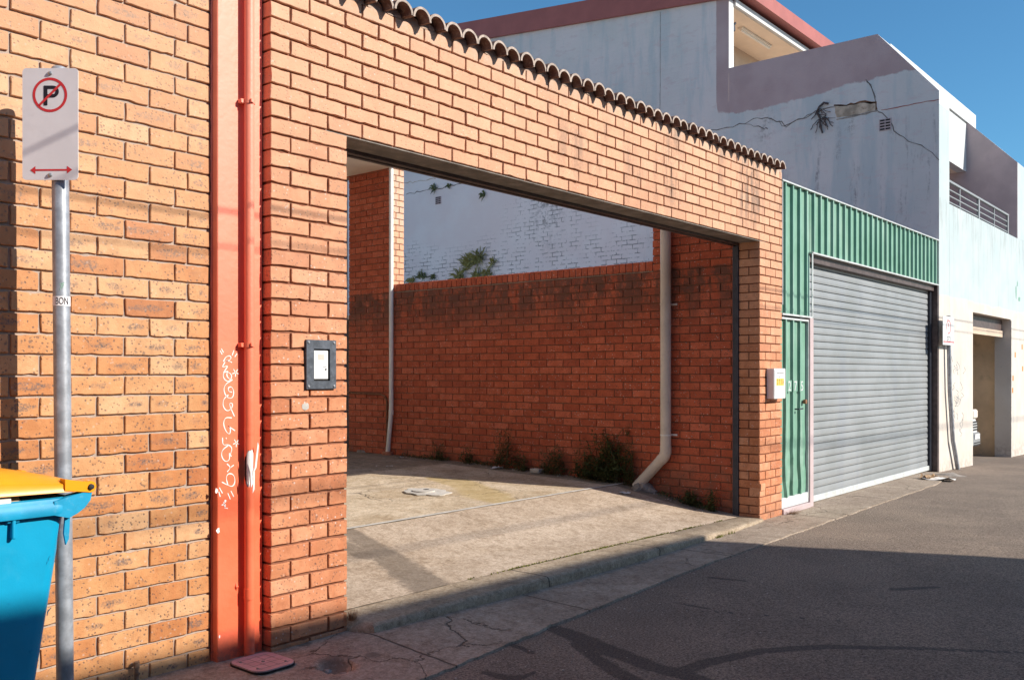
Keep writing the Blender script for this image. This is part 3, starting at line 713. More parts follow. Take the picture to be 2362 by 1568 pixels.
# rear building with the undercroft
t = thing('rear_building', 'orange brick rear building with cream ceiling over the back of the yard', 'building', (8.86, 6, 0))
mb = MB()
for k in range(0, 64):
    z0 = ztop + k*BP - 0
    if z0 > 7.8: break
    for (a, b) in row_bricks(Y2, Y3 if z0 < 4.3 else 9.0, .4475 + (.12 if k % 2 == 0 else 0), .2395):
        brick(mb, oW, Y_, -X_, a, b, z0+G/2, z0+BP-G/2, .02, 0)
    for (a, b) in row_bricks(0, .212, .12 if k % 2 else .30, .24): brick(mb, Vector((XW, Y2-.001, 0)), X_, -Y_, a, b, z0+G/2, z0+BP-G/2, .02, 1, 1)
mb.box((XW+.010, Y2+.010, ztop-.1), (XW+.205, Y3-.01, 4.33), 2); mb.box((XW+.0105, Y2+.0105, 4.3305), (XW+.2045, 9, 7.8), 2)
mb.build('corner_wall', [M['red'], M['ora'], M['mor_d']], t)  # one brick: shaded face takes the redder copy, sunlit face the orange
mb = MB(); mb.box((2.602, Y2+.03, 4.335), (XW+.005, 12, 7.6)); mb.build('upper_floor', M['creamdk'], t)
mb = MB(); mb.box((2.602, Y2-.1, 4.325), (XW-.004, 12, 4.334)); mb.build('ceiling', M['cream'], t)
mb = MB(); mb.box((2.602, 10.0, .2), (11, 10.2, 4.324)); mb.box((2.602, Y2, .2), (2.9, 10, 4.324)); mb.build('back_wall', M['whitep'], t)
mb = MB(); mb.bbox((8.72, 6.42, .3), (8.80, 6.52, 4.32), .004); mb.build('post', M['galv'], t)
mb = MB(); mb.box((8.2, 9.93, 1.3), (10.2, 9.96, 2.9)); mb.build('window', M['glass'], t)

# pipes
t = thing('downpipe', 'thick cream plastic downpipe bending to the ground on the yard wall', 'downpipe', (XW-.075, 1.055, .2))
cX = XW - .078; mb = MB()
mb.tube([(cX, 1.055, 3.55), (cX, 1.055, .64)], .0575, 28); mb.tube([(cX, 1.055, .70), (cX, 1.055, .635), (cX, 1.075, .585), (cX, 1.115, .545)], .061, 28)
mb.tube([(cX, 1.10, .56), (cX+.0, 1.42, .235)], .0575, 28); mb.tube([(cX, 1.375, .283), (cX, 1.385, .272)], .0585, 28)
mb.build('pipe', M['cream_pvc'], t, True)
for zc in (2.22, .82):
    mb = MB(); mb.tube([(cX, 1.055, zc-.008), (cX, 1.055, zc+.008)], .0605, 28); mb.bbox((XW-.010, .955, zc-.010), (XW-.001, 1.155, zc+.010), .002)
    mb.build('bracket', M['white_pvc'] if zc < 1 else M['cream_pvc'], t, True, 40)
p0 = WX(902, 380, XW-.045); zj = WX(902, 950, XW-.045).z; pe = WX(897, 1046, XW-.045)
t = thing('drain_pipe', 'thin white drain pipe at the rear corner of the yard wall', 'drain pipe', (XW-.045, p0.y, pe.z))
mb = MB(); mb.tube([(XW-.045, p0.y, 7.6), (XW-.045, p0.y, zj)], .030, 16); mb.tube([(XW-.045, p0.y, zj), (XW-.05, pe.y+.02, pe.z+.02)], .030, 16); mb.tube([(XW-.045, p0.y, zj+.03), (XW-.045, p0.y-.0, zj-.04)], .034, 16)
mb.build('pipe', M['white_pvc'], t, True)
mb = MB(); mb.tube([(XW-.05, pe.y+.02, pe.z-.05), (XW-.05, pe.y+.02, pe.z+.03)], [.085, .07], 16); mb.build('terracotta_collar', M['brickfrag'], t)
mb = MB(); mb.tube([WX(x, y, XW-.02) for x, y in ((790, 905), (850, 908), (878, 909), (888, 914), (892, 925), (892, 1000), (891, 1046))], .014, 10)
tag(mb.build('conduit', M['rust'], None, True), 'thin dark bent conduit on the brick wall left of the white drain pipe', 'conduit')

# ---------------------------------------------------------------- GROUND
def lerp(a, b, k): return a + (b-a)*k
def pl(x, pts):
    if x <= pts[0][0]: return pts[0][1]
    for (a, b), (c, d) in zip(pts, pts[1:]):
        if x <= c: return lerp(b, d, (x-a)/(c-a))
    return pts[-1][1]
def th(X): return pl(X, [(3.385, .060), (3.45, .092), (4.4, .090), (6, .07), (8.7, .028)])
def slab_z(X, Y):
    b = pl(Y, [(.2, 0), (.6, .17), (1.1, .55), (1.6, .95), (2.2, 1.03), (4, 1.27), (5.4, 1.34), (20, 1.4)])
    return lerp(th(X), .27, min(b, 1)) + max(0, b-1)*.25
EY = [(-30, -1.1), (-3, -1.05), (2, -.9), (3.14, -.824), (4.46, -.717), (6.28, -.593), (8.69, -.539), (13.2, -.465), (14.3, -.33), (15.1, -.02), (15.6, .0)]
def edge(X): return pl(X, EY)
def far(X): return -max(0, X-14.2)*.022
def foot_z(X, Y): return far(X) + pl(X, [(3.0, .036), (3.6, .044), (4.8, .014), (6.0, 0)])*max(0, min(1, (Y+.75)/.55)) + .002*noise.noise((X*3, Y*3, 0)) + min(0, (Y-edge(X)-.05))*0
def distseg(p, a, b):
    ax, ay = a; bx, by = b; px_, py_ = p; dx, dy = bx-ax, by-ay; k = max(0, min(1, ((px_-ax)*dx+(py_-ay)*dy)/(dx*dx+dy*dy+1e-9)))
    return math.hypot(px_-ax-k*dx, py_-ay-k*dy), k
def pathmask(p, path):   # path: (x,y,width)
    m = 0
    for a, b in zip(path, path[1:]):
        d, k = distseg(p, a[:2], b[:2]); w = lerp(a[2], b[2], k)
        if d < w*2: m = max(m, 1.0 - d/w*.5)
    return m
def D2(l, z=0): return [(*WZ(x, y, z)[:2], w) for x, y, w in l]
SP_ = [D2(l) for l in (
   [(1240, 1430, .03), (1300, 1450, .07), (1400, 1492, .075), (1500, 1530, .07), (1600, 1558, .06), (1680, 1580, .05)],
   [(1560, 1545, .05), (1640, 1520, .05), (1760, 1496, .045), (1900, 1487, .04), (2100, 1490, .03), (2361, 1500, .02)],
   [(1330, 1480, .04), (1400, 1530, .05), (1500, 1590, .06)], [(1120, 1545, .03), (1180, 1560, .04), (1230, 1545, .02)],
   [(1180, 1480, .025), (1230, 1500, .025)], [(1640, 1328, .035), (1720, 1336, .02)], [(2060, 1355, .04), (2160, 1350, .03)], [(1560, 1385, .02), (1640, 1400, .02)],
   [(1450, 1395, .008), (1700, 1410, .006), (1960, 1430, .006)])]
def grid(mb, xs, ys, zf, cf, m=0):
    b = len(mb.v)
    for X in xs:
        for k, yy in enumerate(ys):
            Y = yy(X) if callable(yy) else yy; i = len(mb.v)
            mb.v.append(Vector((X, Y, zf(X, Y)))); mb.c[i] = cf(X, Y)
    ny = len(ys)
    for i in range(len(xs)-1):
        for j in range(ny-1):
            a = b + i*ny + j; mb.f.append((a, a+ny, a+ny+1, a+1)); mb.mi.append(m)
def fr(a, b, st): n = max(1, int(round((b-a)/st))); return [a + (b-a)*i/n for i in range(n+1)]
mb = MB()
def rc(X, Y):
    if not (2 < X < 12 and -3.4 < Y < 0): return (0, 0, 0)
    return (max([pathmask((X, Y), p) for p in SP_]), 0, 0)
xs = fr(-30, 1.5, 1.5)[:-1] + fr(1.5, 11, .04)[:-1] + fr(11, 30, .25)
def yk(q):
    def f(X):
        e = edge(X) + .03 if X < 15 else .0 + .03
        return e - q
    return f
ys = [yk(q) for q in [9.0, 7, 5.5, 4.5, 3.8] + [3.4 - i*.04 for i in range(85)]] + [yk(0)]
grid(mb, xs, ys, lambda X, Y: far(X) - .012 + .004*noise.noise((X*.8, Y*.8, 1)) + .0015*noise.noise((X*5, Y*5, 1)) + .012*min(1.5, max(0, edge(X)-Y))*.2, rc)
mb.build('road', M['asphalt']).__setitem__('kind', 'structure')
mb = MB(); grid(mb, fr(15.2, 30, .5), fr(-.01, 9, .5), lambda X, Y: far(X)-.016, lambda X, Y: (0, .4, 0)); tag(mb.build('garage_floor', M['asphalt']), kind='structure')
mb = MB(); mb.box((-300, -300, -.9), (300, 300, -.35)); tag(mb.build('ground', M['stone']), kind='structure')
# footpath
mb = MB()
def yf_(q):
    def f(X):
        e = edge(X) + .022*noise.noise((X*3.1, 0, 5)) + .014*noise.noise((X*14, 0, 7)); return lerp(e, .26, q)
    return f
def fc(X, Y):
    m = 0
    if X < 3.8 and Y > -.2: m = .25
    for (x, y, r) in ((770, 1536, .10), (700, 1500, .06), (860, 1520, .06)):
        p = WZ(x, y); d = math.hypot(p.x-X, p.y-Y); m = max(m, 1 - d/r/1.4)
    if X > 14: m = max(m, .3)
    return (m, 0, 0)
def hole(X, Y):
    p = WZ(775, 1545); d = math.hypot((p.x-X), (p.y-Y)*1.0); w = max(0, 1 - d/.10)
    return -.045*min(1, w*2.2)*(1+.3*noise.noise((X*40, Y*40, 2))) + (.004*noise.noise((X*30, Y*30, 4)) if d < .3 else 0)
grid(mb, fr(-8, 1.5, .5)[:-1] + fr(1.5, 5, .02)[:-1] + fr(5, 14.9, .05), [yf_(q/40) for q in range(41)], lambda X, Y: foot_z(X, Y) + hole(X, Y), fc)
# front edge of the slab
b = len(mb.v); xs = fr(1.5, 14.9, .04)
for X in xs:
    Y = yf_(0)(X); mb.v += [Vector((X, Y, foot_z(X, Y))), Vector((X, Y-.004, foot_z(X, Y)-.03))]
for i in range(len(xs)-1): a = b+2*i; mb.f.append((a, a+1, a+3, a+2)); mb.mi.append(0)
tag(mb.build('footpath', M['foot'], None, True), kind='structure')
# kerb at the gateway threshold
mb = MB(); xs = fr(XP1+.0, 8.72, .03); prof = [(0, -.02), (.004, .0), (.002, .60), (.008, .86), (.022, .97), (.045, 1.0), (.355, 1.0), (.362, .93)]
b = len(mb.v)
for X in xs:
    yfr = pl(X, [(3.385, -.05), (3.44, -.165), (6, -.15), (8.0, -.10), (8.72, -.04)]) + .006*noise.noise((X*4, 3, 0)) + .004*noise.noise((X*17, 3, 0))
    for (dy, h) in prof:
        z = lerp(-.02, th(X), h); i = len(mb.v); z += (.006*noise.noise((X*22, h*3, 2)) if .1 < h < .9 else 0)
        yy = yfr + dy if dy < .3 else .195 + (dy-.355) + .003*noise.noise((X*12, 1, 1))
        mb.v.append(Vector((X, yy, z + .002*noise.noise((X*9, dy*9, 1))))); mb.c[i] = (.5*max(0, noise.noise((X*1.3, dy*5, 3))), 0, 0)
npf = len(prof)
for i in range(len(xs)-1):
    for j in range(npf-1): a = b+i*npf+j; mb.f.append((a, a+npf, a+npf+1, a+1)); mb.mi.append(0)
mb.f.append(tuple(range(b, b+npf))); mb.mi.append(0)
tag(mb.build('kerb', M['kerb'], None, True), kind='structure')
# yard slabs
DS = [[(*WZ(x, y, .15)[:2], w) for x, y, w in l] for l in ([(790, 1250, .06), (900, 1290, .14), (1010, 1340, .16), (1060, 1365, .05)], [(790, 1275, .08), (840, 1290, .08)])]
YS = [[(*WZ(x, y, .3)[:2], w) for x, y, w in l] for l in ([(1060, 1108, .14), (1120, 1135, .25), (1170, 1150, .12)], [(1000, 1105, .1), (1080, 1120, .15)])]
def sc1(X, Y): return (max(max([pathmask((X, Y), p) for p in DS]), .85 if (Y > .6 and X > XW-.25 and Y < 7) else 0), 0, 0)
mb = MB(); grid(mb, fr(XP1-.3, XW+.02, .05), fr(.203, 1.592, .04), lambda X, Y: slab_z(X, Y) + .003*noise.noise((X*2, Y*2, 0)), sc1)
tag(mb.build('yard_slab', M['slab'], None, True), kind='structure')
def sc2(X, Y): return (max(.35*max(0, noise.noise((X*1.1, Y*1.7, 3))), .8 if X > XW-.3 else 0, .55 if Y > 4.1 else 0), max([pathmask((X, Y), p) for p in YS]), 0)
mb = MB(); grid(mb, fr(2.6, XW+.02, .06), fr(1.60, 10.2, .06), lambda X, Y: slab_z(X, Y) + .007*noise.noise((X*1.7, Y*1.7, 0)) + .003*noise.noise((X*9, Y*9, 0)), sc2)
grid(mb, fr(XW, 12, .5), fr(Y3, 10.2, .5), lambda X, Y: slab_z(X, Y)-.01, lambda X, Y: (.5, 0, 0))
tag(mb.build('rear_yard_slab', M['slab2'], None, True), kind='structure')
mb = MB(); xs = fr(XP1-.3, XW, .05); b = len(mb.v)
for X in xs:
    for Y in (1.585, 1.625+.008*noise.noise((X*9, 0, 0))): mb.v.append(Vector((X, Y, slab_z(X, Y)+.007)))
for i in range(len(xs)-1): a = b+2*i; mb.f.append((a, a+2, a+3, a+1)); mb.mi.append(0)
tag(mb.build('slab_joint', M['concp']), kind='structure')
# moss in the joint between kerb and slab
mb = MB()
for _ in range(1500):
    X = U(4.6, 8.3); dens = noise.noise((X*2.2, 4, 0))
    if R() > .35 + dens*1.2: continue
    Y = .199 + random.gauss(0, .006); z = th(X)+.001; r = U(.003, .009)
    for _k in range(2):
        a = U(0, 6.28); d = Vector((math.cos(a), math.sin(a), 0))*r; mb.face([Vector((X, Y, z))-d, Vector((X, Y, z))+d, Vector((X, Y, z+U(.004, .012)))+d*.4], 0, (R(), 0, 0))
for (xc, n_, rr) in ((7.62, 120, .05), (7.85, 50, .05), (6.25, 70, .04), (6.9, 40, .03)):
    for _ in range(n_):
        X = xc + random.gauss(0, rr); kb = R() < .65 and xc > 7.5
        Y = (-.115 if kb else .199) + random.gauss(0, .008); z = 0.0 if kb else th(X); h = U(.01, .035) if kb else U(.006, .016); a = U(0, 6.28); q = Vector((math.cos(a), math.sin(a), 0))
        mb.face([Vector((X, Y, z))-q*.003, Vector((X, Y, z))+q*.003, Vector((X, Y, z+h))+q*U(-.01, .01)], 0, (R(), 0, 0))
tag(mb.build('moss', M['moss']), 'yellow green moss growing in the joint behind the kerb', 'moss', kind='stuff')

# manhole patch in the yard
c = WZ(985, 1133, .30); zc = slab_z(c.x, c.y)
t = thing('manhole', 'round pale concrete manhole patch in the sunlit yard', 'manhole', (c.x, c.y, zc))
mb = MB(); q = [Vector((c.x + math.cos(a)*.20*U(.85, 1.15), c.y + math.sin(a)*.24*U(.85, 1.15), 0)) for a in [k*math.pi/11 for k in range(22)]]
for v in q: v.z = slab_z(v.x, v.y)+.004
mb.prism(q, (0, 0, .010)); mb.f[0] = tuple(mb.f[0]); mb.build('surround', M['concp'], t)
mb = MB(); mb.tube([(c.x-.02, c.y+.03, zc+.004), (c.x-.02, c.y+.03, zc+.026)], .115, 24); mb.build('lid', M['concp'], t, True, 30)
mb = MB(); mb.bbox((c.x+.0, c.y+.02, zc+.024), (c.x+.05, c.y+.06, zc+.030), .002); mb.build('lift_hole', M['dark'], t)

# pink access cover
t = thing('access_cover', 'pink rounded plastic access cover in the footpath below the red pillar', 'access cover', (2.735, -.135, .01))
def rrect(x0, x1, y0, y1, r, z, n=6):
    P = []
    for (cx, cy, a0) in ((x1-r, y1-r, 0), (x0+r, y1-r, 90), (x0+r, y0+r, 180), (x1-r, y0+r, 270)):
        for k in range(n+1): a = math.radians(a0 + 90*k/n); P.append(Vector((cx+r*math.cos(a), cy+r*math.sin(a), z)))
    return P
rz = foot_z(2.73, -.13)
mb = MB(); mb.prism(rrect(2.612, 2.858, -.272, .008, .065, rz), (0, 0, .008)); mb.build('rim', M['dark'], t)
mb = MB(); mb.prism(rrect(2.617, 2.853, -.267, .003, .062, rz+.002), (0, 0, .012)); lid = mb.build('lid', M['cover'], t)
mb = MB()
for k in range(4): x = 2.66 + k*.05; mb.box((x-.001, -.235, rz+.0142), (x+.001, -.03, rz+.0150)); y = -.225 + k*.06; mb.box((2.64, y-.001, rz+.0142), (2.83, y+.001, rz+.0151))
for (x, y) in ((2.655, -.06), (2.81, -.215), (2.735, -.135), (2.65, -.21)): mb.tube([(x, y, rz+.0142), (x, y, rz+.018)], .009 if x == 2.735 else .006, 10)
mb.build('lid_marks', M['stone'], lid)

# pipe stub
c = WY(315, 1525, .085); zb0 = foot_z(c.x, .085)
t = thing('pipe_stub', 'short corroded pipe stub standing at the foot of the tan brick wall', 'pipe', (c.x, .085, zb0))
mb = MB(); mb.tube([(c.x, .085, zb0-.02), (c.x, .085, c.z-.02)], .0095, 12); mb.tube([(c.x, .085, c.z-.03), (c.x, .085, c.z)], .013, 12); mb.build('tube', M['brass'], t, True, 30)
mb = MB(); mb.tube([(c.x, .085, c.z-.055), (c.x+.004, .07, c.z-.055)], .007, 8); mb.build('valve', M['brass'], t)

# ---------------------------------------------------------------- PARKING SIGN (near)
def parking_sign():
    Yp = -.143; dpt = (Yp + CD); base = WY(150, 1568, Yp); top = WY(137, 155, Yp)
    k = (base.z + .05)/(top.z - base.z); foot = base + (base - top)*k; Nn = -FW
    t = thing('parking_sign', 'no parking sign on a grey steel pole in front of the tan brick wall', 'sign', (foot.x, foot.y, 0))
    mb = MB(); mb.tube([foot, base, top-Vector((0,0,.02)), top-Vector((0,0,.006)), top], [.0335, .0335, .033, .030, .020], 28)
    pole = mb.build('pole', M['galv'], t, True, 50)
    sc_ = dpt*F0/(F0*ST - (137-CX)*CT)/F0       # metres per photo pixel at the pole
    def Q(x, y, n=0.0):
        p = top + (RT*(x-137) + UP*(155-y))*sc_; return p + Nn*(.036+n)
    q = []
    for (cx, cy, a0) in ((190-9, 165+9, 0), (63+9, 165+9, 90), (63+9, 420-9, 180), (190-9, 420-9, 270)):
        for k in range(7): a = math.radians(a0+90*k/6); q.append(Q(cx+9*math.cos(a), cy-9*math.sin(a), 0))
    mb = MB(); mb.prism([p+Nn*.0025 for p in q], -Nn*.003); pl_ = mb.build('sign_plate', M['plate'], t)
    C0 = (126, 226); mb = MB(); n = 48
    for k in range(n):
        a, b = 2*math.pi*k/n, 2*math.pi*(k+1)/n
        e = [Q(C0[0]+r*math.cos(s_), C0[1]-r*math.sin(s_), .0033) for (r, s_) in ((39.5, a), (39.5, b), (33.5, b), (33.5, a))]
        mb.face(e)
    d = Vector((.70, .714)); w_ = 2.7
    mb.face([Q(C0[0]+x, C0[1]-y, .0042) for (x, y) in ((-24-w_*.7, -24+w_*.7), (-24+w_*.7, -24-w_*.7), (24+w_*.7, 24-w_*.7), (24-w_*.7, 24+w_*.7))])
    mb.build('prohibition_ring', M['sred'], pl_); mb = MB()
    mb.face([Q(x, y, .0033) for (x, y) in ((90, 399.5), (168, 399), (168, 395), (90, 395.5))])
    mb.face([Q(x, y, .0034) for (x, y) in ((81, 397.5), (93, 406.5), (93, 388.5))]); mb.face([Q(x, y, .0034) for (x, y) in ((177, 396.5), (165, 388), (165, 405.5))])
    mb.build('red_arrow', M['sred'], pl_)
    mb = MB()
    # block letter P
    outer = [(112, 250), (112, 205), (134, 205)] + [(134+13.5*math.sin(a), 218.5-13.5*math.cos(a)) for a in [math.pi*k/10 for k in range(1, 10)]] + [(134, 232), (120.5, 232), (120.5, 250)]
    inner = [(120.5, 212.5), (133, 212.5)] + [(133+6*math.sin(a), 218.5-6*math.cos(a)) for a in [math.pi*k/8 for k in range(1, 8)]] + [(133, 224.5), (120.5, 224.5)]
    # stem, top bar, bowl as strips
    mb.face([Q(x, y, .0036) for x, y in ((112, 250), (120.5, 250), (120.5, 205), (112, 205))])
    mb.face([Q(x, y, .0036) for x, y in ((120.5, 212.5), (133, 212.5), (133, 205), (120.5, 205))]); mb.face([Q(x, y, .0036) for x, y in ((120.5, 232), (133, 232), (133, 224.5), (120.5, 224.5))])
    for k in range(12):
        a, b = math.pi*k/12, math.pi*(k+1)/12
        mb.face([Q(133+r*math.sin(s_), 218.5-r*math.cos(s_), .0036) for (r, s_) in ((13.5, a), (6, a), (6, b), (13.5, b))])
    mb.build('letter', M['sblack'], pl_)
    for y in (177, 409):
        c = Q(126.5, y, .002); mb = MB(); mb.tube([c, c+Nn*.004, c+Nn*.007], [.0095, .0085, .004], 14); mb.build('bolt', M['bolt'], pl_, True)
    # torn sticker round the pole
    c0 = top + (base-top)*((695-155)/(1568-155)); Vc = Vector((-c0.x, -CD-c0.y, 0)).normalized(); Rc = Vector((-Vc.y, Vc.x, 0)); N0, R0 = Vc, Rc
    zc = CH + (HY-695)*sc_; h = 11*sc_
    mb = MB(); r = .0342; n = 24; A0, A1 = -1.45, 1.35
    for k in range(n):
        a, b = A0+(A1-A0)*k/n, A0+(A1-A0)*(k+1)/n
        f = lambda s_, z: Vector((c0.x, c0.y, z)) + R0*math.sin(s_)*r + N0*math.cos(s_)*r
        mb.face([f(a, zc-h), f(b, zc-h), f(b, zc+h), f(a, zc+h)])
    st = mb.build('sticker', M['swhite'], pole)
    mb = MB(); txt(mb, 'BON', .042, Vector((c0.x, c0.y, zc-.014)) + R0*.0015, R0, UP, N0, .0006, 0, cyl=.0347, sx=.58); mb.build('sticker_letters', M['sblack'], st)
    mb = MB(); c = Vector((c0.x, c0.y, CH+(HY-660)*sc_))
    for (x0, z0, x1, z1) in ((-.006, -.018, .004, .012), (-.002, .0, .010, .014), (.002, -.01, .008, .006), (-.008, .004, .0, .010)):
        pa_, pb_ = [c + R0*x*1.0 + UP*z + N0*(math.sqrt(.0336**2 - x*x)) for x, z in ((x0, z0), (x1, z1))]
        stroke(mb, [pa_, pb_], .003, N0, .001)
    mb.build('green_scrawl', M['green'], pole)
    mb = MB(); c = Vector((c0.x, c0.y, CH+(HY-472)*sc_)); mb.tube([c+N0*.030-R0*.012, c+N0*.0325-R0*.012], .0035, 8); mb.build('pole_hole', M['dark'], pole)
parking_sign()

# ---------------------------------------------------------------- WHEELIE BIN
def bin_():
    YN = -.745; zr = 1.045
    XH = 1.565; X1, X0 = 1.505, .90; YF = YN + .56
    t = thing('wheelie_bin', 'blue wheelie bin with yellow lid in front of the sign pole', 'bin', (1.2, YN+.28, 0))
    def sec(z):     # tapered rounded section
        k = (zr - z)/1.0; tx, ty = .14*k, .055*k
        return rrect(X0+tx*.6, X1-tx, YN+ty, YF-ty, .05, z, 5)
    mb = MB(); zs = [.06, .35, .6, .8, .97, 1.0]; b0 = len(mb.v); n = 24
    for z in zs: mb.v += sec(z)
    for a in range(len(zs)-1):
        for k in range(n): k2 = (k+1) % n; mb.f.append((b0+a*n+k, b0+a*n+k2, b0+(a+1)*n+k2, b0+(a+1)*n+k)); mb.mi.append(0)
    mb.f.append(tuple(reversed(range(b0, b0+n)))); mb.mi.append(0)
    b1 = len(mb.v)                      # inner wall
    for z in (1.0, .3): mb.v += [v.lerp(Vector(((X0+X1)/2, (YN+YF)/2, z)), .03) for v in sec(z)]
    for k in range(n):
        k2 = (k+1) % n; mb.f.append((b1+k, b1+k2, b1+n+k2, b1+n+k)); mb.mi.append(0); mb.f.append((b0+(len(zs)-1)*n+k, b0+(len(zs)-1)*n+k2, b1+k2, b1+k)); mb.mi.append(0)
    mb.f.append(tuple(range(b1+n, b1+2*n))); mb.mi.append(0)
    body = mb.build('body', M['blue'], t, True, 40)
    # rolled rim
    def ring(g, z, r=.05): return rrect(X0-g, X1+g, YN-g, YF+g, r+g, z, 5)
    mb = MB(); prof = [(-.006, 1.0), (.010, .992), (.022, .990), (.024, .998), (.024, 1.022), (.016, 1.034), (.012, zr), (.0, zr+.004), (-.010, zr), (-.012, 1.0)]
    b0 = len(mb.v)
    for g, z in prof: mb.v += ring(g, z)
    for a in range(len(prof)-1):
        for k in range(n): k2 = (k+1) % n; mb.f.append((b0+a*n+k, b0+a*n+k2, b0+(a+1)*n+k2, b0+(a+1)*n+k)); mb.mi.append(0)
    # hinge wing swelling out to the right, near and far side
    for ys_ in ((YN-.022, YN+.025), (YF-.025, YF+.022)):
        o = [(1.44, 1.038), (1.50, 1.052), (1.555, 1.062), (1.572, 1.06), (1.566, 1.03), (1.545, 1.005), (1.52, .988), (1.49, .975), (1.44, .99)]
        mb.prism([Vector((x, ys_[0], z)) for x, z in o], (0, ys_[1]-ys_[0], 0))
        o = [(1.485, .985), (1.502, .985), (1.497, .90), (1.487, .88), (1.480, .92)]
        mb.prism([Vector((x, ys_[0]+.016, z)) for x, z in o], (0, .01, 0))
    mb.build('rim', M['bluedk'], body, True, 35)
    mb = MB(); mb.tube([(XH, YN+.0, 1.078), (XH, YF, 1.078)], .014, 14); mb.build('handle_bar', M['bluedk'], body, True, 40)
    for (x, y, dx, dy) in ((108, 1300, 9, -9), (112, 1292, 7, -10), (70, 1505, 14, -4), (118, 1400, -3, 22), (20, 1392, 8, 1), (60, 1440, 10, -1)):
        P = [WY(x, y, YN+.055*(zr - WY(x, y, YN).z)), WY(x+dx*.5, y+dy*.5+1, YN), WY(x+dx, y+dy, YN)]
        for p in P: p.y = YN + .055*(zr-p.z)
        sm = MB(); stroke(sm, P, [.0015, .003, .001], (0,-1,0), .0012); sm.build('scuff_mark', M['bluedk'], body)
    # rib under the rim
    mb = MB(); c = WY(28, 1200, YN); mb.bbox((c.x-.006, YN-.018, .925), (c.x+.006, YN+.012, .992), .003); mb.bbox((c.x-.020, YN-.010, .978), (c.x+.022, YN+.01, .991), .003)
    mb.build('rib', M['blue'], body); mb = MB(); mb.bbox((X0+.1, YN-.018, .925), (X0+.112, YN+.012, .992), .003); mb.build('rib', M['blue'], body)
    # lid
    mb = MB(); ny = 12; nx = 14
    def lidp(i, j, dz=0):
        u = i/nx; v = j/ny; x = lerp(XH-.006, X0-.05, u); y = lerp(YN-.018, YF+.018, v)
        dome = (.098*math.sin(math.pi*min(1, u*.62+.03))**.8)*(1 - abs(2*v-1)**5*.62)
        return Vector((x, y, 1.078 + .010*u + dome*.95 + dz))
    b0 = len(mb.v)
    for i in range(nx+1):
        for j in range(ny+1): mb.v.append(lidp(i, j))
    for i in range(nx):
        for j in range(ny): a = b0+i*(ny+1)+j; mb.f.append((a, a+1, a+ny+2, a+ny+1)); mb.mi.append(0)
    def skirt(P):                        # side skirts
        b = len(mb.v)
        for p in P:
            zb = 1.066 + (.0 if p.x > 1.50 else .006*(1.5-p.x)/.3)
            mb.v += [p, Vector((p.x, p.y, zb+.012)), Vector((p.x, p.y + (-.006 if p.y < YN+.1 else .006), zb))]
        for i in range(len(P)-1):
            a = b+3*i
            for q in ((0,3,4,1), (1,4,5,2)): mb.f.append(tuple(a+z for z in q)); mb.mi.append(0)
    skirt([lidp(i, 0) for i in range(nx+1)]); skirt([lidp(i, ny) for i in range(nx+1)]); skirt([lidp(nx, j) for j in range(ny+1)]); skirt([lidp(0, j) for j in range(ny+1)])
    lid = mb.build('lid', M['yellow'], t, True, 50)
    for y in (YN-.026, YF-.02):
        mb = MB(); q = [Vector((XH + .020*math.cos(a), y, 1.078+.020*math.sin(a))) for a in [math.radians(-100+k*22) for k in range(11)]] + [Vector((XH-.09, y, 1.112)), Vector((XH-.09, y, 1.072))]
        mb.prism(q, (0, .04, 0)); mb.build('hinge_ear', M['yellow'], lid, True, 35)
    mb = MB(); mb.tube([(XH, YN-.026, 1.078), (XH, YN-.034, 1.078), (XH, YN-.037, 1.078)], [.0105, .0095, .004], 14); mb.build('hinge_pin', M['rubber'], lid, True)
    for y in (YN+.06, YF-.10):
        mb = MB(); mb.tube([(1.43, y, .10), (1.43, y+.045, .10)], .10, 24); mb.build('wheel', M['rubber'], t, True, 40)
bin_()
mb = MB(); mb.bbox((1.12, -.74, .99), (1.345, -.50, 1.062), .012); tag(mb.build('cardboard_box', M['card']), 'brown cardboard poking out under the yellow bin lid', 'cardboard')
mb = MB(); mb.bbox((1.10, -.755, 1.03), (1.305, -.742, 1.066), .004); tag(mb.build('paper_bag', M['paper']), 'white paper squeezed between yellow lid and blue bin rim', 'paper')

# ---------------------------------------------------------------- GREEN SHED
XS0, XS1 = 9.252, 15.02
t = thing('green_shed', 'shed front of green corrugated steel with grey roller shutter', 'shed', (12.1, .1, 0))
def sheet(mb, x0, x1, z0, z1, yb, ph=0.0, sp=.19, crush=0.0):
    """trapezoid ribbed sheet, ribs stand .03 proud towards the street"""
    P = [x0]; Yv = [yb]; x = x0 + ph
    pts = [(x0, yb)]
    while x + .07 < x1:
        if x > x0: pts += [(x, yb), (x+.012, yb-.030), (x+.040, yb-.030), (x+.052, yb)]
        x += sp
    pts.append((x1, yb))
    nz = max(1, int((z1-z0)/.08)) if crush else 1; b = len(mb.v); n = len(pts)
    for k in range(nz+1):
        z = z0 + (z1-z0)*k/nz; w_ = max(0, 1 - (z-z0)/1.3) if crush else 0
        for (x, y) in pts:
            dx = crush*w_*noise.noise((x*9, z*4, 1)); dy = crush*.6*w_*noise.noise((x*7, z*6, 8))
            mb.v.append(Vector((x+dx, y+dy, z)))
    for k in range(nz):
        for i in range(n-1): a = b+k*n+i; mb.f.append((a, a+1, a+n+1, a+n)); mb.mi.append(0)
ZF0, ZF1 = 2.835, 3.50
mb = MB(); sheet(mb, 10.075, XS1, ZF0, ZF1, .03, .035); mb.build('fascia_sheet', M['green'], t)
mb = MB(); sheet(mb, XS0, 10.072, 2.115, ZF1, .034, .09); mb.build('side_sheet', M['green'], t)
mb = MB(); mb.box((XS0, -.008, ZF1+.001), (XS1, .06, ZF1+.016)); mb.build('top_flashing', M['trimw'], t)
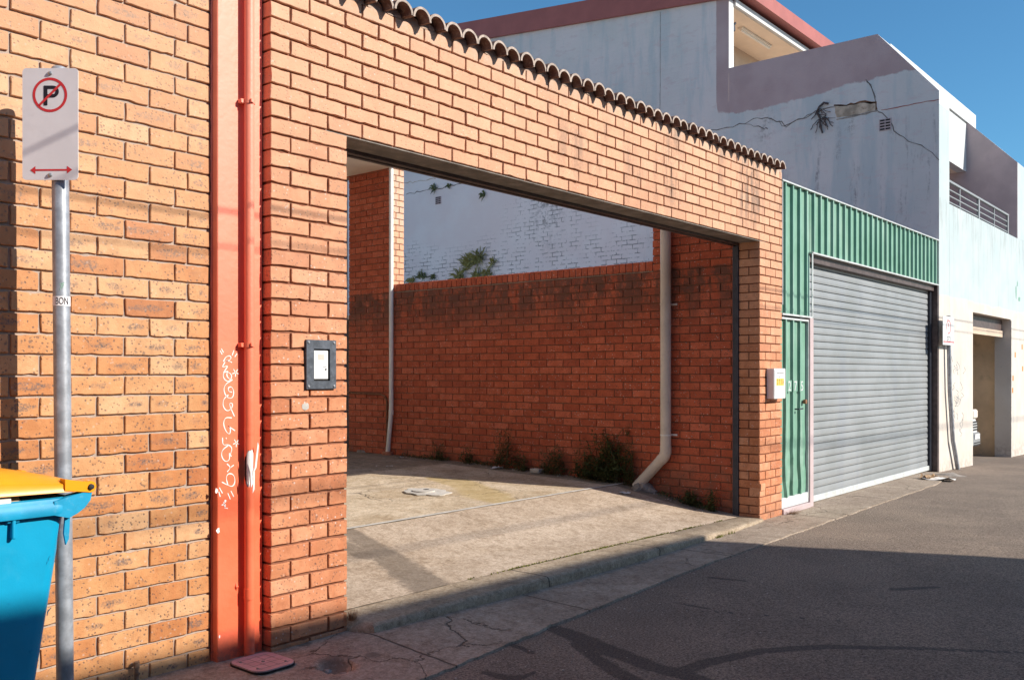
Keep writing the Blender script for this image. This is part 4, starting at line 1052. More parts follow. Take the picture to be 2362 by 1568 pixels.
mb = MB(); mb.box((10.05, -.008, ZF0-.018), (XS1, .05, ZF0-.001)); mb.box((10.045, -.008, 2.10), (10.072, .0, ZF0-.0)); mb.box((XS0, -.008, 2.095), (10.046, .045, 2.112)); mb.box((XS0, -.006, 2.2), (XS0+.012, .03, 3.49)); mb.build('edge_flashing', M['trimw'], t)
# body behind, run on out of view to carry the bounce roof
mb = MB(); mb.box((XS0, .30, 0), (XS1, 12.0, 2.30)); mb.box((XS0, .065, ZF0+.02), (XS1, .12, ZF1-.01)); mb.build('shed_body', M['brownst'], t)
mb = MB(); mb.box((XS0-.05, .30, 2.301), (XS1, 12.0, 2.36)); mb.build('shed_bounce_roof', M['bounce_pale'], t)  # unseen roof, made pale and lengthened to bounce sun onto the grey wall
mb = MB(); mb.box((10.05, .05, ZF0-.10), (XS1, .20, ZF0-.02)); mb.build('head_beam', M['brownst'], t)
mb = MB(); mb.bbox((9.975, -.012, 0), (10.072, .20, 2.094), .003); mb.build('door_post', M['mauve'], t)
# shutter
mb = MB(); zS = .075; pit = .0847; n = 0; prof = [(.0, -.004), (.03, .006), (.3, .009), (.6, .007), (.89, .003), (.92, -.009), (.97, -.009), (1.0, -.004)]
rows = []; z = zS
while z < ZF0 - .01:
    for (f, d) in prof[:-1]: rows.append((z + f*pit, d))
    z += pit
b = len(mb.v)
for (z, d) in rows: mb.v += [Vector((10.07, .135-d, z)), Vector((14.93, .135-d, z))]
for i in range(len(rows)-1): a = b+2*i; mb.f.append((a, a+1, a+3, a+2)); mb.mi.append(0)
sh = mb.build('roller_shutter', M['shutter'], t)
mb = MB(); mb.bbox((10.07, .105, .005), (14.93, .150, .075), .004); mb.build('bottom_rail', M['trimw'], sh)
mb = MB(); mb.bbox((14.90, .085, 0), (14.94, .118, ZF0-.02), .002); mb.bbox((14.94, .15, 0), (14.97, .19, ZF0-.02), .002); mb.build('guide_rail', M['charst'], sh)
mb = MB(); mb.bbox((14.955, .0, -.02), (15.018, .14, ZF0-.02), .003); mb.build('jamb', M['brownst'], t)
# door
mb = MB(); sheet(mb, XS0+.004, 9.955, .17, 2.05, .034, .09, .19, .035); dr = mb.build('door', M['green'], t)
mb = MB(); mb.box((9.956, .0, .1), (9.966, .05, 2.07)); mb.box((XS0+.004, .0, 2.052), (9.956, .04, 2.072)); mb.build('door_frame', M['trimw'], dr)
mb = MB(); mb.bbox((XS0+.002, .005, .06), (9.966, .05, .169), .003); mb.build('kick_plate', M['whitep'], dr)
mb = MB(); mb.bbox((XS0+.002, -.02, -.03), (9.97, .2, .055), .005); mb.build('door_sill', M['mauve'], t)
h = WY(1838, 943, .0); mb = MB(); mb.tube([h+Vector((-.04,.01,0)), h+Vector((-.04,-.035,0)), h+Vector((.07,-.035,.004))], .008, 8); mb.build('handle', M['charst'], dr, True)
h = WY(1857, 926, .0); mb = MB(); mb.tube([h+Vector((0,.02,0)), h+Vector((0,-.012,0))], .024, 12); mb.build('lock', M['rust'], dr)
for (x, s_) in ((1820, '2'), (1833.5, '7'), (1848.5, '5')):
    c = WY(x, 890, .003); mb = MB(); mb.box((c.x-.055, .0005, c.z-.06), (c.x+.055, .003, c.z+.06), 0)
    txt(mb, s_, .15, Vector((c.x, 0, c.z-.05)), X_, UP, -Y_, .001, 1, sx=1.1); mb.build('door_number', [M['green'], M['whitep']], dr)

# ---------------------------------------------------------------- BIG RENDERED BUILDING
XG = 15.03
t = thing('rendered_building', 'grey and white rendered building with cracked side wall and balcony', 'building', (XG, 0, 0))
def arr(l): return [WX(x, y, XG)[1:] for x, y in l]     # (Y,z)
bound = arr([(1655, 258), (1700, 262), (1760, 250), (1830, 232), (1900, 215), (1945, 195), (2000, 188), (2030, 175), (2068, 172), (2085, 158), (2110, 165), (2125, 150)])
bound.sort()
def gc(Y, z):
    zb = pl(Y, bound); mv = 0
    if Y < bound[-1][0]+.02 and z > 4:
        mv = .5 + (z - zb)*2.2; yl = bound[0][0]
        mv = min(mv, .5 + (Y-yl)*2.2)
    if 3.30 < Y < 3.68 and z > 5.5: mv = max(mv, .5 + (3.62 - Y)*3) if z > 6.2 else mv
    mv = max(0, min(1, mv))
    jn_ = 0; dk = 0
    if z < 5.2 and Y > 3.2:
        jn_ = max(0, min(1, (4.55 + .18*math.sin(Y*1.7) - z)/.35))
        c0 = WX(1262, 480, XG)
        jn_ = max(jn_, max(0, 1.25 - abs(Y-c0.y)/1.1)) if Y > 3 else jn_
        dk = max(0, 1 - math.hypot((Y-c0.y)/.55, (z-c0.z)/1.0))*1.1
    for (x, y, r) in ((1770, 285, .16), (1960, 290, .10), (1760, 310, .12)):
        c1 = WX(x, y, XG); dk = max(dk, max(0, 1 - math.hypot((Y-c1.y)/r, (z-c1.z)/(r*2.2))))
    return (mv, min(1, jn_), min(1, dk))
mb = MB(); ys = fr(0, 14, .07)
def topz(Y):
    if Y < .923: return lerp(5.80, 6.88, Y/.923)
    if Y < 3.50: return 6.88
    return 8.13 + .105*(Y-3.65)
def wallgrid(y0, y1):
    yy = fr(y0, y1, .07); nz = 110; b = len(mb.v)
    for Y in yy:
        tp = topz(min(Y, y1-1e-4) if y1 < 13 else Y)
        for k in range(nz+1):
            z = lerp(-.1, tp, k/nz); i = len(mb.v); mb.v.append(Vector((XG, Y, z))); mb.c[i] = gc(Y, z)
    for i in range(len(yy)-1):
        for k in range(nz): a = b+i*(nz+1)+k; mb.f.append((a, a+nz+1, a+nz+2, a+1)[::-1]); mb.mi.append(0)
wallgrid(0, .923); wallgrid(.923, 3.499)
Y35 = 3.50
yy = fr(Y35, 14, .07); nz = 120; b = len(mb.v)
for Y in yy:
    tp = 8.13 + .105*(Y-3.65)
    for k in range(nz+1):
        z = lerp(-.1, tp, k/nz); i = len(mb.v); mb.v.append(Vector((XG, Y, z))); mb.c[i] = gc(Y, z)
for i in range(len(yy)-1):
    for k in range(nz): a = b+i*(nz+1)+k; mb.f.append((a, a+nz+1, a+nz+2, a+1)[::-1]); mb.mi.append(0)
side = mb.build('side_wall', M['greywall'], t)
# cracks, exposed patch, vents on the side wall
def crack(l, w_, name='crack', jit=.05):
    P = []
    pts = [WX(x, y, XG-.002) for x, y in l]
    for a, b in zip(pts, pts[1:]):
        n = max(2, int((b-a).length/.08))
        for k in range(n): P.append(a.lerp(b, k/n) + Vector((0, U(-jit, jit)*.6, U(-jit, jit)*.7)))
    P.append(pts[-1]); mb = MB(); stroke(mb, P, [U(.3, 1.3)*w_*(.6 if w_ > .01 else 1) for _ in P], (-1, 0, 0), .002); return mb
S7 = lambda x, y: ((1900+x*.3317)*.9445, y*.3317*.9445)
S6 = lambda x, y: ((1300+x*.3317)*.9445, y*.3317*.9445)
for l, w_ in (([S7(730, 815), S7(810, 880), S7(850, 975), S7(960, 1035), S7(1060, 1080), S7(1130, 1135), S7(1183, 1180)], .022), ([S7(655, 590), S7(690, 680), S7(718, 760)], .022), ([S7(640, 600), S7(672, 650), S7(715, 720)], .012), ([S6(1290, 960), S6(1400, 950), S6(1520, 920), S6(1650, 880), S6(1760, 880), S6(1840, 900), S6(1870, 935), S6(1960, 890), S6(2111, 825)], .020),
              ([S6(1560, 925), S6(1700, 940), S6(1730, 950)], .025), ([S7(0, 900), S7(45, 940), S7(100, 905), S7(240, 850), S7(290, 820), S7(420, 790)], .02), ([S7(300, 860), S7(420, 870)], .015), ([S6(940, 90), S6(940, 500), S6(938, 830)], .006)):
    crack(l, w_, jit=.05 if w_ > .01 else .004).build('crack', M['crack'], side)
crack([S7(760, 812), S7(960, 776), S7(1185, 733)], .022, jit=.01).build('crack', M['fascia'], side)
S8 = lambda x, y: ((820+x*.2933)*.9445, (360+y*.2933)*.9445)
crack([S8(570, 300), S8(700, 280), S8(830, 260)], .03, jit=.04).build('crack', M['creamdk'], side)
crack([S8(585, 390), S8(700, 370), S8(820, 350), S8(940, 325), S8(1060, 300)], .03, jit=.03).build('crack', M['crack'], side)
pch = [S7(415, 775), S7(500, 775), S7(560, 765), S7(640, 752), S7(715, 755), S7(722, 810), S7(640, 828), S7(560, 850), S7(430, 868), S7(418, 830)]
mb = MB(); mb.prism([WX(x, y, XG-.004) for x, y in pch], (.006, 0, 0)); mb.build('bare_brick_patch', M['patch'], side)
crack([S7(412, 780), S7(500, 775), S7(560, 765), S7(640, 752), S7(715, 756), S7(722, 812)], .055, jit=.02).build('patch_edge', M['rust'], side)
crack([S7(425, 880), S7(560, 855), S7(735, 818)], .05, jit=.012).build('patch_ledge', M['stone'], side)
def vent(x0, y0, x1, y1):
    a = WX(x0, y0, XG-.006); b = WX(x1, y1, XG-.006); v = MB(); Ya, Yb = max(a.y, b.y), min(a.y, b.y)
    v.box((XG-.010, Yb, b.z), (XG+.002, Ya, a.z)); o = v.build('air_vent', M['mauve'], side); v = MB(); H = (a.z-b.z)/4
    for k in range(4):
        for (q0, q1) in ((.08, .46), (.54, .92)): v.box((XG-.0125, lerp(Yb, Ya, q0), b.z+H*k+H*.25), (XG-.0105, lerp(Yb, Ya, q1), b.z+H*k+H*.75))
    v.build('vent_slot', M['dark'], o)
vent(2027, 277, 2055, 299); vent(1004, 455, 1017, 470); vent(1688, 340, 1708, 352)
# front wall
ZP = 4.15; XB1 = 20.5
mb = MB()
mb.box((XG+.003, .001, -.3), (XG+.57, .30, 5.60)); mb.box((XG+.571, .0, -.3), (17.04, .28, ZP)); mb.box((17.041, .0, 2.52), (19.88, .28, ZP)); mb.box((19.881, .0, -.4), (XB1, .28, ZP)); mb.box((XB1+.001, .0, -.4), (23.5, .28, 5.65))
mb.build('front_wall', M['front'], t)
# party wall body: sloped head between X 15.03 and 15.60, and its far twin
def party(x0, x1, mt, name, e=0):
    P = [(0, 5.60), (0, 5.80-e), (.923, 6.88-e), (3.49, 6.88-e), (3.49, 5.60)]
    m_ = MB(); m_.prism([Vector((x0, y, z)) for y, z in P], (x1-x0, 0, 0)); return m_.build(name, mt, t)
party(XG+.003, 15.60, M['whitep'], 'left_parapet'); 
P = [(.28, -.3), (0.005, 4.15), (0.0, 5.66), (.90, 6.60), (8, 6.60), (8, -.3)]
m_ = MB(); m_.prism([Vector((XB1-.02, y, z)) for y, z in P], (.02, 0, 0)); m_.build('balcony_end_wall', M['mauve'], t)
m_ = MB(); m_.prism([Vector((XB1+.001, y, z)) for y, z in [(0, 5.651), (.90, 6.60), (8, 6.60), (8, 5.651)]], (3, 0, 0)); m_.build('right_parapet', M['whitep'], t)
mb = MB(); mb.box((15.601, .90, 6.60), (XB1+.6, 1.12, 6.88)); mb.build('balcony_cap', M['whitep'], t)
mb = MB(); mb.box((15.601, .935, 5.60), (XB1-.021, 1.10, 6.599)); mb.build('balcony_beam', M['whitep'], t)
mb = MB(); mb.box((15.601, 1.101, 5.60), (XB1-.021, 3.4, 5.70)); mb.build('balcony_ceiling', M['cream'], t)
mb = MB(); mb.box((15.601, 3.0, 3.3), (XB1-.021, 3.2, 5.599)); mb.box((15.601, .281, 3.2), (XB1-.021, 3.0, 3.3)); mb.build('balcony_back_wall', M['mauve'], t)
xr = lambda cx: WY((1850+cx*.287)*.9445, 400, .12).x
mb = MB(); xe = xr(2128)
mb.bbox((15.60, .10, ZP+.42), (xe, .15, ZP+.46), .004)
for dz in (.31, .21, .11): mb.bbox((15.60, .115, ZP+dz-.010), (xe, .135, ZP+dz+.010), .003)
for c_ in (1718, 2010): x = xr(c_); mb.bbox((x-.02, .114, ZP), (x+.02, .136, ZP+.42), .003)
for c_ in (1878, 2125): x = xr(c_); mb.bbox((x-.05, .105, ZP), (x+.03, .145, ZP+.42), .003)
mb.build('balcony_railing', M['shutter'], t)
# upper storey: wall, soffit, post, fluorescent, roof with maroon fascia
mb = MB(); mb.box((XG+.002, 3.50, 6.85), (XG+.19, 3.60, 8.12)); mb.build('corner_post', M['whitep'], t)
mb = MB(); mb.box((XG+.19, 3.46, 8.04), (24, 3.52, 8.16)); mb.build('soffit_trim', M['whitep'], t)
mb = MB(); mb.box((XG+.01, 3.521, 8.03), (24, 4.5, 8.05)); mb.build('soffit', M['cream'], t)
mb = MB(); mb.box((XG+.02, 4.40, 6.3), (24, 13.9, 8.029)); mb.box((XG+.02, 3.55, 6.3), (XG+.10, 4.40, 8.029)); mb.build('upper_wall', M['creamdk'], t)
mb = MB(); mb.box((XG+.02, .95, 6.0), (24, 3.5, 6.3)); mb.build('terrace_floor', M['stone'], t)
mb = MB(); mb.box((XG+.02, 3.51, 2), (24, 13.9, 6.299)); mb.build('rear_body', M['creamdk'], t)
mb = MB(); z33, z14 = 8.13+.105*(3.3-3.65), 8.13+.105*(14-3.65)
mb.prism([Vector((XG-.06, 3.27, z33-.0)), Vector((XG-.06, 14, z14)), Vector((XG-.06, 14, z14+.45)), Vector((XG-.06, 3.27, z33+.40))], (.10, 0, 0))
rf = mb.build('side_fascia', M['fascia'], t)
mb = MB(); mb.prism([Vector((XG+.041, 3.27, z33+.12)), Vector((XG+.041, 3.27, z33+.38)), Vector((XG+.041, 14, z14+.43)), Vector((XG+.041, 14, z14+.05))], (9, 0, 0)); mb.build('roof', M['fascia'], t)
c1, c2 = Vector((16.2, 3.85, 8.0)), Vector((17.5, 3.85, 8.0)); mb = MB(); mb.bbox((16.2, 3.80, 7.985), (17.5, 3.90, 8.029), .006); li = mb.build('fluorescent_light', M['lamp'], t)
mb = MB(); mb.tube([(16.22, 3.85, 7.975), (17.48, 3.85, 7.975)], .025, 12); mb.build('diffuser', M['lamp'], li, True)
mb = MB(); mb.bbox((XG+.20, 3.50, 7.60), (XG+.26, 3.56, 7.70), .01); mb.tube([(XG+.23, 3.53, 7.70), (XG+.26, 3.50, 7.76)], .02, 8); mb.build('bracket', M['charst'], t)
# garage interior
mb = MB(); mb.box((20.02, .29, -.4), (20.1, 5, 3.0)); mb.box((15.7, 5, -.4), (20.1, 5.1, 3.0)); mb.box((15.6, .30, -.4), (15.7, 5.1, 3)); mb.build('garage_wall', M['yelwall'], t)
mb = MB(); mb.box((15.6, .281, 3.0), (20.1, 5.1, 3.19)); mb.build('garage_ceiling', M['creamdk'], t)
mb = MB(); mb.box((17.06, .15, 2.24), (19.87, .26, 2.515)); mb.build('shutter_box', M['brownst'], t)
mb = MB(); mb.box((17.06, .13, 2.18), (19.87, .145, 2.30)); mb.build('rolled_shutter', M['creamdk'], t)
mb = MB(); a = WX(2262, 752, 20.0); b = WX(2280, 764, 20.0); mb.box((20.0, min(a.y, b.y), b.z), (20.015, max(a.y, b.y), a.z)); mb.build('notice', M['dark'], t)
mb = MB(); mb.box((19.882, -.012, -.2), (19.93, -.001, 2.5)); mb.build('jamb_edge', M['concp'], t)
mb = MB()
for (x, y, w_, h_) in ((2343, 672, .05, .30), (2350, 690, .10, .10), (2346, 655, .04, .12)):
    c = WY(x, y, -.002); q = [c + Vector((math.cos(a)*w_*U(.6, 1.2), 0, math.sin(a)*h_*.5*U(.6, 1.2))) for a in [k*math.pi/5 for k in range(10)]]; mb.prism(q, (0, .003, 0))
mb.build('green_paint_smear', M['green'], t)
for (x, y) in ((2341, 818), (2357, 800), (2358, 850), (2336, 872), (2335, 900)):
    c = WY(x, y, -.002); mb = MB(); mb.box((c.x-.05, -.003, c.z-.05), (c.x+.04, .001, c.z+.05)); mb.build('orange_tape', M['otape'], t)
# faint scrawl on the cream front
gf = MB()
for _ in range(26):
    x = U(2195, 2225); y = U(800, 990); p = [(x + U(-6, 6)*.6 + 2*math.sin(k), y + k*U(3, 7)) for k in range(5)]
    stroke(gf, [WY(a, b, -.001) for a, b in smoothp(p, 1)], .008, (0,-1,0))
tag(gf.build('scrawl', M['shutter'], t), kind='stuff')

# ---------------------------------------------------------------- VAN in the garage
def van():
    Xr, Yn, g = 19.52, .50, far(18.6)-.014
    t = thing('van', 'white van parked nose out inside the garage doorway', 'van', (18.65, 2.5, g))
    w = 1.72; X0 = Xr - w; mb = MB()
    prof = [(Yn+.04, g+.22), (Yn, g+.30), (Yn, g+.62), (Yn+.06, g+.80), (Yn+.22, g+1.02), (Yn+.50, g+1.12), (Yn+1.1, g+1.80), (Yn+1.3, g+1.93), (Yn+4.2, g+1.95), (Yn+4.4, g+1.7), (Yn+4.4, g+.25)]
    for a, b, ins in ((X0, X0+.05, 1), (X0+.05, Xr-.05, 0), (Xr-.05, Xr, 1)):
        k = .03 if ins else 0; P = [(y + (k if y < Yn+1 else -k), z - (k if z > g+1 else 0)) for y, z in prof]
        mb.prism([Vector((a, y, z)) for y, z in P], (b-a, 0, 0))
    body = mb.build('body', M['van'], t)
    mb = MB(); mb.prism([Vector((X0+.12, Yn+.505, g+1.135)), Vector((Xr-.12, Yn+.505, g+1.135)), Vector((Xr-.14, Yn+1.06, g+1.77)), Vector((X0+.14, Yn+1.06, g+1.77))], (0, -.01, .008)); mb.build('windscreen', M['glass'], body)
    for x0 in (X0+.02, Xr-.36):
        mb = MB(); mb.bbox((x0, Yn-.012, g+.72), (x0+.34, Yn+.12, g+.90), .03); mb.build('headlight', M['lamp'], body)
    mb = MB()
    for z in (.50, .55, .60, .65): mb.bbox((X0+.10, Yn-.014, g+z), (Xr-.06, Yn+.004, g+z+.026), .003)
    mb.build('grille', M['rubber'], body)
    mb = MB(); mb.bbox((X0-.01, Yn-.05, g+.20), (Xr+.01, Yn+.15, g+.46), .03); bp = mb.build('bumper', M['shutter'], body)
    mb = MB()
    for z in (.22, .26): mb.box((Xr-.5, Yn-.056, g+z), (Xr-.05, Yn-.045, g+z+.02))
    mb.build('air_intake', M['rubber'], bp)
    mb = MB(); mb.bbox((Xr-.46, Yn-.064, g+.34), (Xr-.12, Yn-.052, g+.44), .002); mb.build('number_plate', M['box'], bp)
    for x in (X0+.12, Xr-.12):
        for y in (Yn+.75, Yn+3.5): mb = MB(); mb.tube([(x-.1, y, g+.31), (x+.1, y, g+.31)], .31, 24); mb.build('wheel', M['rubber'], t, True, 40)
van()

# ---------------------------------------------------------------- FAR SIGN
def far_sign():
    Yp = -.06; P = WY(2209, 1092, Yp); P.z = far(P.x)-.01
    top = WY(2187, 728, Yp); k1 = WY(2190, 900, Yp); k2 = WY(2197, 1015, Yp); m1 = WY(2188, 800, Yp)
    t = thing('parking_sign', 'faded white sign on a bent grey pole by the cream wall', 'sign', (P.x, P.y, P.z))
    mb = MB(); mb.tube([P-Vector((0,0,.02)), P.lerp(k2, .5), k2, k1, m1, top], .033, 14); mb.build('pole', M['galv'], t, True, 60)
    a = WY(2174, 728, Yp-.037); b = WY(2200, 797, Yp-.037); mb = MB(); mb.prism(rrect(a.x, b.x, 0, 1, .02, 0)[:0] or [Vector((x, a.y, z)) for x, z in ((a.x, b.z), (b.x, b.z), (b.x, a.z), (a.x, a.z))], (0, .004, 0)); pl_ = mb.build('sign_plate', M['whitep'], t)
    mb = MB(); c = Vector(((a.x+b.x)/2, a.y-.0015, lerp(b.z, a.z, .64))); r = .10; n = 28
    ring_ = [c + Vector((r*1.1*math.cos(s_), 0, r*math.sin(s_))) for s_ in [2*math.pi*k/n - 1.9 for k in range(n-2)]]; stroke(mb, ring_, .012, (0,-1,0), .001)
    stroke(mb, [c+Vector((0,0,.06)), c+Vector((0,0,-.0))], .02, (0,-1,0), .001)
    stroke(mb, [Vector((a.x+.05, c.y, b.z+.05)), Vector((b.x-.05, c.y, b.z+.05))], .012, (0,-1,0), .001)
    for sx, x in ((1, a.x+.03), (-1, b.x-.03)): mb.face([Vector((x, c.y-.002, b.z+.05)), Vector((x+sx*.03, c.y-.002, b.z+.07)), Vector((x+sx*.03, c.y-.002, b.z+.03))])
    stroke(mb, [Vector((c.x-.06, c.y, a.z-.04)), Vector((c.x-.04, c.y, a.z-.08))], .012, (0,-1,0), .001)
    mb.build('red_marking', M['sred'], pl_)
    mb = MB(); q = Vector((c.x, c.y, lerp(b.z, a.z, .20)))
    for dx, dz, e, f in ((-.08, -.03, .08, -.03), (-.08, .04, .08, .04), (-.08, -.03, -.08, .04), (.08, -.03, .08, .04), (-.04, -.01, .02, .02)): stroke(mb, [q+Vector((dx, 0, dz)), q+Vector((e, 0, f))], .006, (0,-1,0), .001)
    mb.build('black_marking', M['sblack'], pl_)
far_sign()

# ---------------------------------------------------------------- PLANTS
def leaf(mb, p, d, up, L, w_, c):
    s_ = d.cross(up); s_ = s_.normalized() if s_.length > 1e-5 else Vector((1,0,0))
    m = p + d*L*.5 + up*L*.08; mb.face([p, m - s_*w_, p + d*L, m + s_*w_], 0, (c, 0, 0))
def weed(base, h, spread, ns, lf, label, name='weed', mt='leaf', L=.025, group='weeds along the foot of the yard wall', lean=Vector((0,0,0))):
    t = thing(name, label, 'weed', base, group); st = MB(); lv = MB(); b = Vector(base)
    for _ in range(ns):
        a = U(0, 6.28); hh = h*(U(.12, 1.0)**1.1); r = spread*U(.2, 1)*(1.3 - .6*hh/h); o = b + Vector((U(-.2, .2)*spread, U(-.5, .5)*spread, 0))
        o.x = min(o.x, XW-.02) if mt == 'leaf' and b.x < XW else o.x
        e = b + Vector((math.cos(a)*r*.5, math.sin(a)*r, hh)) + lean*hh
        if b.x < XW and mt == 'leaf': e.x = min(e.x, XW-.02)
        m = o.lerp(e, .5) + Vector((U(-.1, .1), U(-.1, .1), .15))*spread; P = [o, o.lerp(m, .6), m, m.lerp(e, .6), e]
        st.tube(P, [.0022, .002, .0018, .0014, .0008], 4, cap=False)
        for k in range(lf):
            q = k/lf*.85+.15; i = min(3, int(q*4)); p = P[i].lerp(P[i+1], q*4-i); aa = U(0, 6.28); d = Vector((math.cos(aa), math.sin(aa), U(-.3, .8))).normalized()
            for _k in range(2): leaf(lv, p + Vector((U(-1, 1), U(-1, 1), U(-1, 1)))*.010, d if _k == 0 else -d, Vector((U(-.3, .3), U(-.3, .3), 1)).normalized(), L*U(.5, 1.3), L*.22, R())
    st.build('stem', M['stem'], t); lv.build('foliage', M[mt], t)
def yard(x, y):    # point at the wall foot for photo column x
    p = WX(x, y, XW-.10); return (p.x, p.y, slab_z(p.x, p.y)-.005)
for (x, y, h, s_, ns, lf, lab) in (
  (1010, 1065, .26, .16, 14, 9, 'low weed clump nearest the thin white drain pipe'),
  (1075, 1068, .26, .12, 10, 8, 'small weed clump, second from the thin white drain pipe'),
  (1158, 1080, .50, .18, 18, 14, 'tall ragged weed growing in the middle of the yard wall foot'),
  (1200, 1085, .22, .12, 9, 8, 'low sparse weed just right of the tall ragged weed'),
  (1275, 1092, .34, .20, 20, 11, 'spreading weed clump beside the pink brick piece'),
  (1345, 1100, .40, .16, 16, 11, 'upright weed left of the largest bushy weed'),
  (1400, 1110, .46, .24, 46, 16, 'largest dark bushy weed beside the thick downpipe'),
  (1450, 1110, .46, .12, 12, 13, 'thin weed right against the thick downpipe elbow'),
  (1592, 1160, .15, .10, 18, 9, 'small green weed between the downpipe and the gate track'),
  (1642, 1168, .20, .06, 7, 9, 'single upright weed behind the crumpled white paper')):
    weed(yard(x, y), h*U(1.0, 1.3), s_*1.45, int(ns*1.8), lf+2, lab, L=U(.024, .042))
c = yard(1440, 1100); 
weed((XW-.03, c[1], .78), .25, .05, 4, 9, 'wispy weed sprouting high on the brick wall above the bushy weed', lean=Vector((0, -.2, 0)))
def wallplant(x, y, r, n, lab, mt='leafb', ww=.018):
    p = WX(x, y, XG-.01); t = thing('wall_plant', lab, 'plant', p, 'plants rooted in the painted brick wall'); mb = MB()
    for _ in range(n):
        a = U(0, 6.28); L = r*U(.5, 1.1); d = Vector((-U(.2, .6), math.cos(a), math.sin(a)*.8+.35)).normalized(); q = p + Vector((0, U(-.3, .3)*r, U(-.3, .3)*r))
        w_ = Vector((0, -d.z, d.y)).normalized()*ww*U(.6, 1.2); m = q + d*L*.55; e = q + d*L + Vector((0, 0, -.25*L))
        mb.face([q - w_*.4, q + w_*.4, m + w_, m - w_], 0, (R(), 0, 0)); mb.face([m - w_, m + w_, e], 0, (R(), 0, 0))
    mb.build('foliage', M[mt], t)
for (x, y, r, n, lab, mt) in (
  (1104, 597, .34, 60, 'topmost leafy plant rooted in the painted brick wall', 'leafb'), (1080, 612, .32, 50, 'yellow green plant just left of the topmost wall plant', 'leafb'),
  (1058, 642, .30, 40, 'low yellow green plant at the left of the wall plant cluster', 'leafb'), (1100, 640, .26, 40, 'yellow green plant in the middle bottom of the wall plant cluster', 'leafb'),
  (1125, 632, .26, 30, 'small plant at the lower right of the wall plant cluster', 'leafb'), (1136, 608, .20, 16, 'thin sprig at the far right of the wall plant cluster', 'leafb'),
  (972, 640, .22, 30, 'dark little plant just above the capping near the drain pipe', 'leaf'), (952, 650, .20, 26, 'pale green tuft by the drain pipe, lowest on the painted wall', 'leafb'),
  (1000, 640, .16, 18, 'tiny dark tuft between the drain pipe and the plant cluster', 'leaf'), (1002, 435, .15, 22, 'small dark tuft on the crack above the left air vent', 'leaf'),
  (1035, 430, .10, 14, 'tiny dark tuft on the crack right of the left air vent', 'leaf'), (1115, 450, .15, 26, 'small dark tuft high on the wall below the steel lintel', 'leaf')):
    wallplant(x, y, r, n, lab, mt)
# dead creeper hanging from the cracked wall
p = WX(*S7(330, 860), XG-.02); t = thing('dead_creeper', 'tangle of dead brown creeper hanging left of the bare brick patch', 'plant', p); mb = MB()
for _ in range(17):
    q = p + Vector((0, U(-.07, .07), U(-.08, .12))); P = [q]
    d = Vector((0, U(-1, 1), U(-1, .6)))
    for k in range(5): q = q + d.normalized()*.042; d += Vector((U(-.1, 0), U(-.7, .7), U(-.9, .3))); q.x = XG - U(.01, .06); P.append(q.copy())
    mb.tube(P, .006, 4, cap=False)
P = [WX(*S7(*c), XG-.03) for c in ((310, 880), (285, 830), (300, 790), (335, 758), (368, 765))]; mb.tube(P, .018, 5)
P = [WX(*S7(*c), XG-.03) for c in ((300, 880), (310, 930), (325, 980))]; mb.tube(P, .016, 5)
mb.build('stem', M['brownst'], t)
mb = MB()
for _ in range(2600):
    Y = U(.5, 5.2)
    if noise.noise((Y*2.3, 7, 0)) + noise.noise((Y*7, 2, 0))*.5 < -.05: continue
    X = XW - abs(random.gauss(0, .07)) - .01; p = Vector((X, Y, slab_z(X, Y) + U(0, .05)*math.exp(-(XW-X)*9)))
    a = U(0, 6.28); leaf(mb, p, Vector((math.cos(a)*.7, math.sin(a), U(.1, 1.2))).normalized(), UP, U(.015, .045), U(.003, .007), R())
tag(mb.build('ground_cover', M['leaf']), 'low straggling weeds and seedlings along the foot of the yard wall', 'weeds', kind='stuff')
# dry tufts
def tuft(c, n, r, h, mt, lab, name='dry_grass_tuft'):
    t = MB(); 
    for _ in range(n):
        a = U(0, 6.28); q = Vector((math.cos(a), math.sin(a), 0)); b = Vector(c) + q*r*U(0, .6); e = b + q*r*U(.2, 1) + Vector((0, 0, h*U(.3, 1)))
        t.face([b - q.cross(UP)*.0015, b + q.cross(UP)*.0015, e], 0, (R(), 0, 0))
    tag(t.build(name, M[mt]), lab, 'grass')
p = WZ(1822, 1184, 0); tuft((p.x, p.y, .0), 240, .14, .06, 'dry', 'reddish dry grass tuft at the sill of the green door')
tuft((3.40, -.02, .10), 160, .05, .07, 'dry', 'brown dry grass tuft at the corner of the left brick pier')

# ---------------------------------------------------------------- LITTER
def blob(mb, c, r, sq=.6, n=3, m=0):
    import bmesh
    bm = bmesh.new(); bmesh.ops.create_icosphere(bm, subdivisions=n-1, radius=1); b = len(mb.v); sd = U(0, 99)
    for v in bm.verts:
        k = 1 + .45*noise.noise(v.co*1.8 + Vector((sd, 0, 0))); mb.v.append(Vector(c) + Vector((v.co.x*r*k, v.co.y*r*k, v.co.z*r*sq*k)))
    for f in bm.faces: mb.f.append(tuple(b+v.index for v in f.verts)); mb.mi.append(m)
    bm.free()
def sheet_of(mb, c, w, h, crump=.3):
    n = 5; b = len(mb.v); a = U(0, 3.1); sd = U(0, 50)
    for i in range(n+1):
        for j in range(n+1):
            x, y = (i/n-.5)*w, (j/n-.5)*h; mb.v.append(Vector((c[0]+x*math.cos(a)-y*math.sin(a), c[1]+x*math.sin(a)+y*math.cos(a), c[2]+.004+abs(noise.noise((i*.7+sd, j*.7, 0)))*crump*w)))
    for i in range(n):
        for j in range(n): k = b+i*(n+1)+j; mb.f.append((k, k+n+1, k+n+2, k+1)); mb.mi.append(0)
def onslab(x, y, z=.2):
    for _ in range(4): p = WZ(x, y, z); z = slab_z(p.x, p.y) if p.y > .2 else (0 if p.x < 15 else far(p.x))
    p.z = z; return p
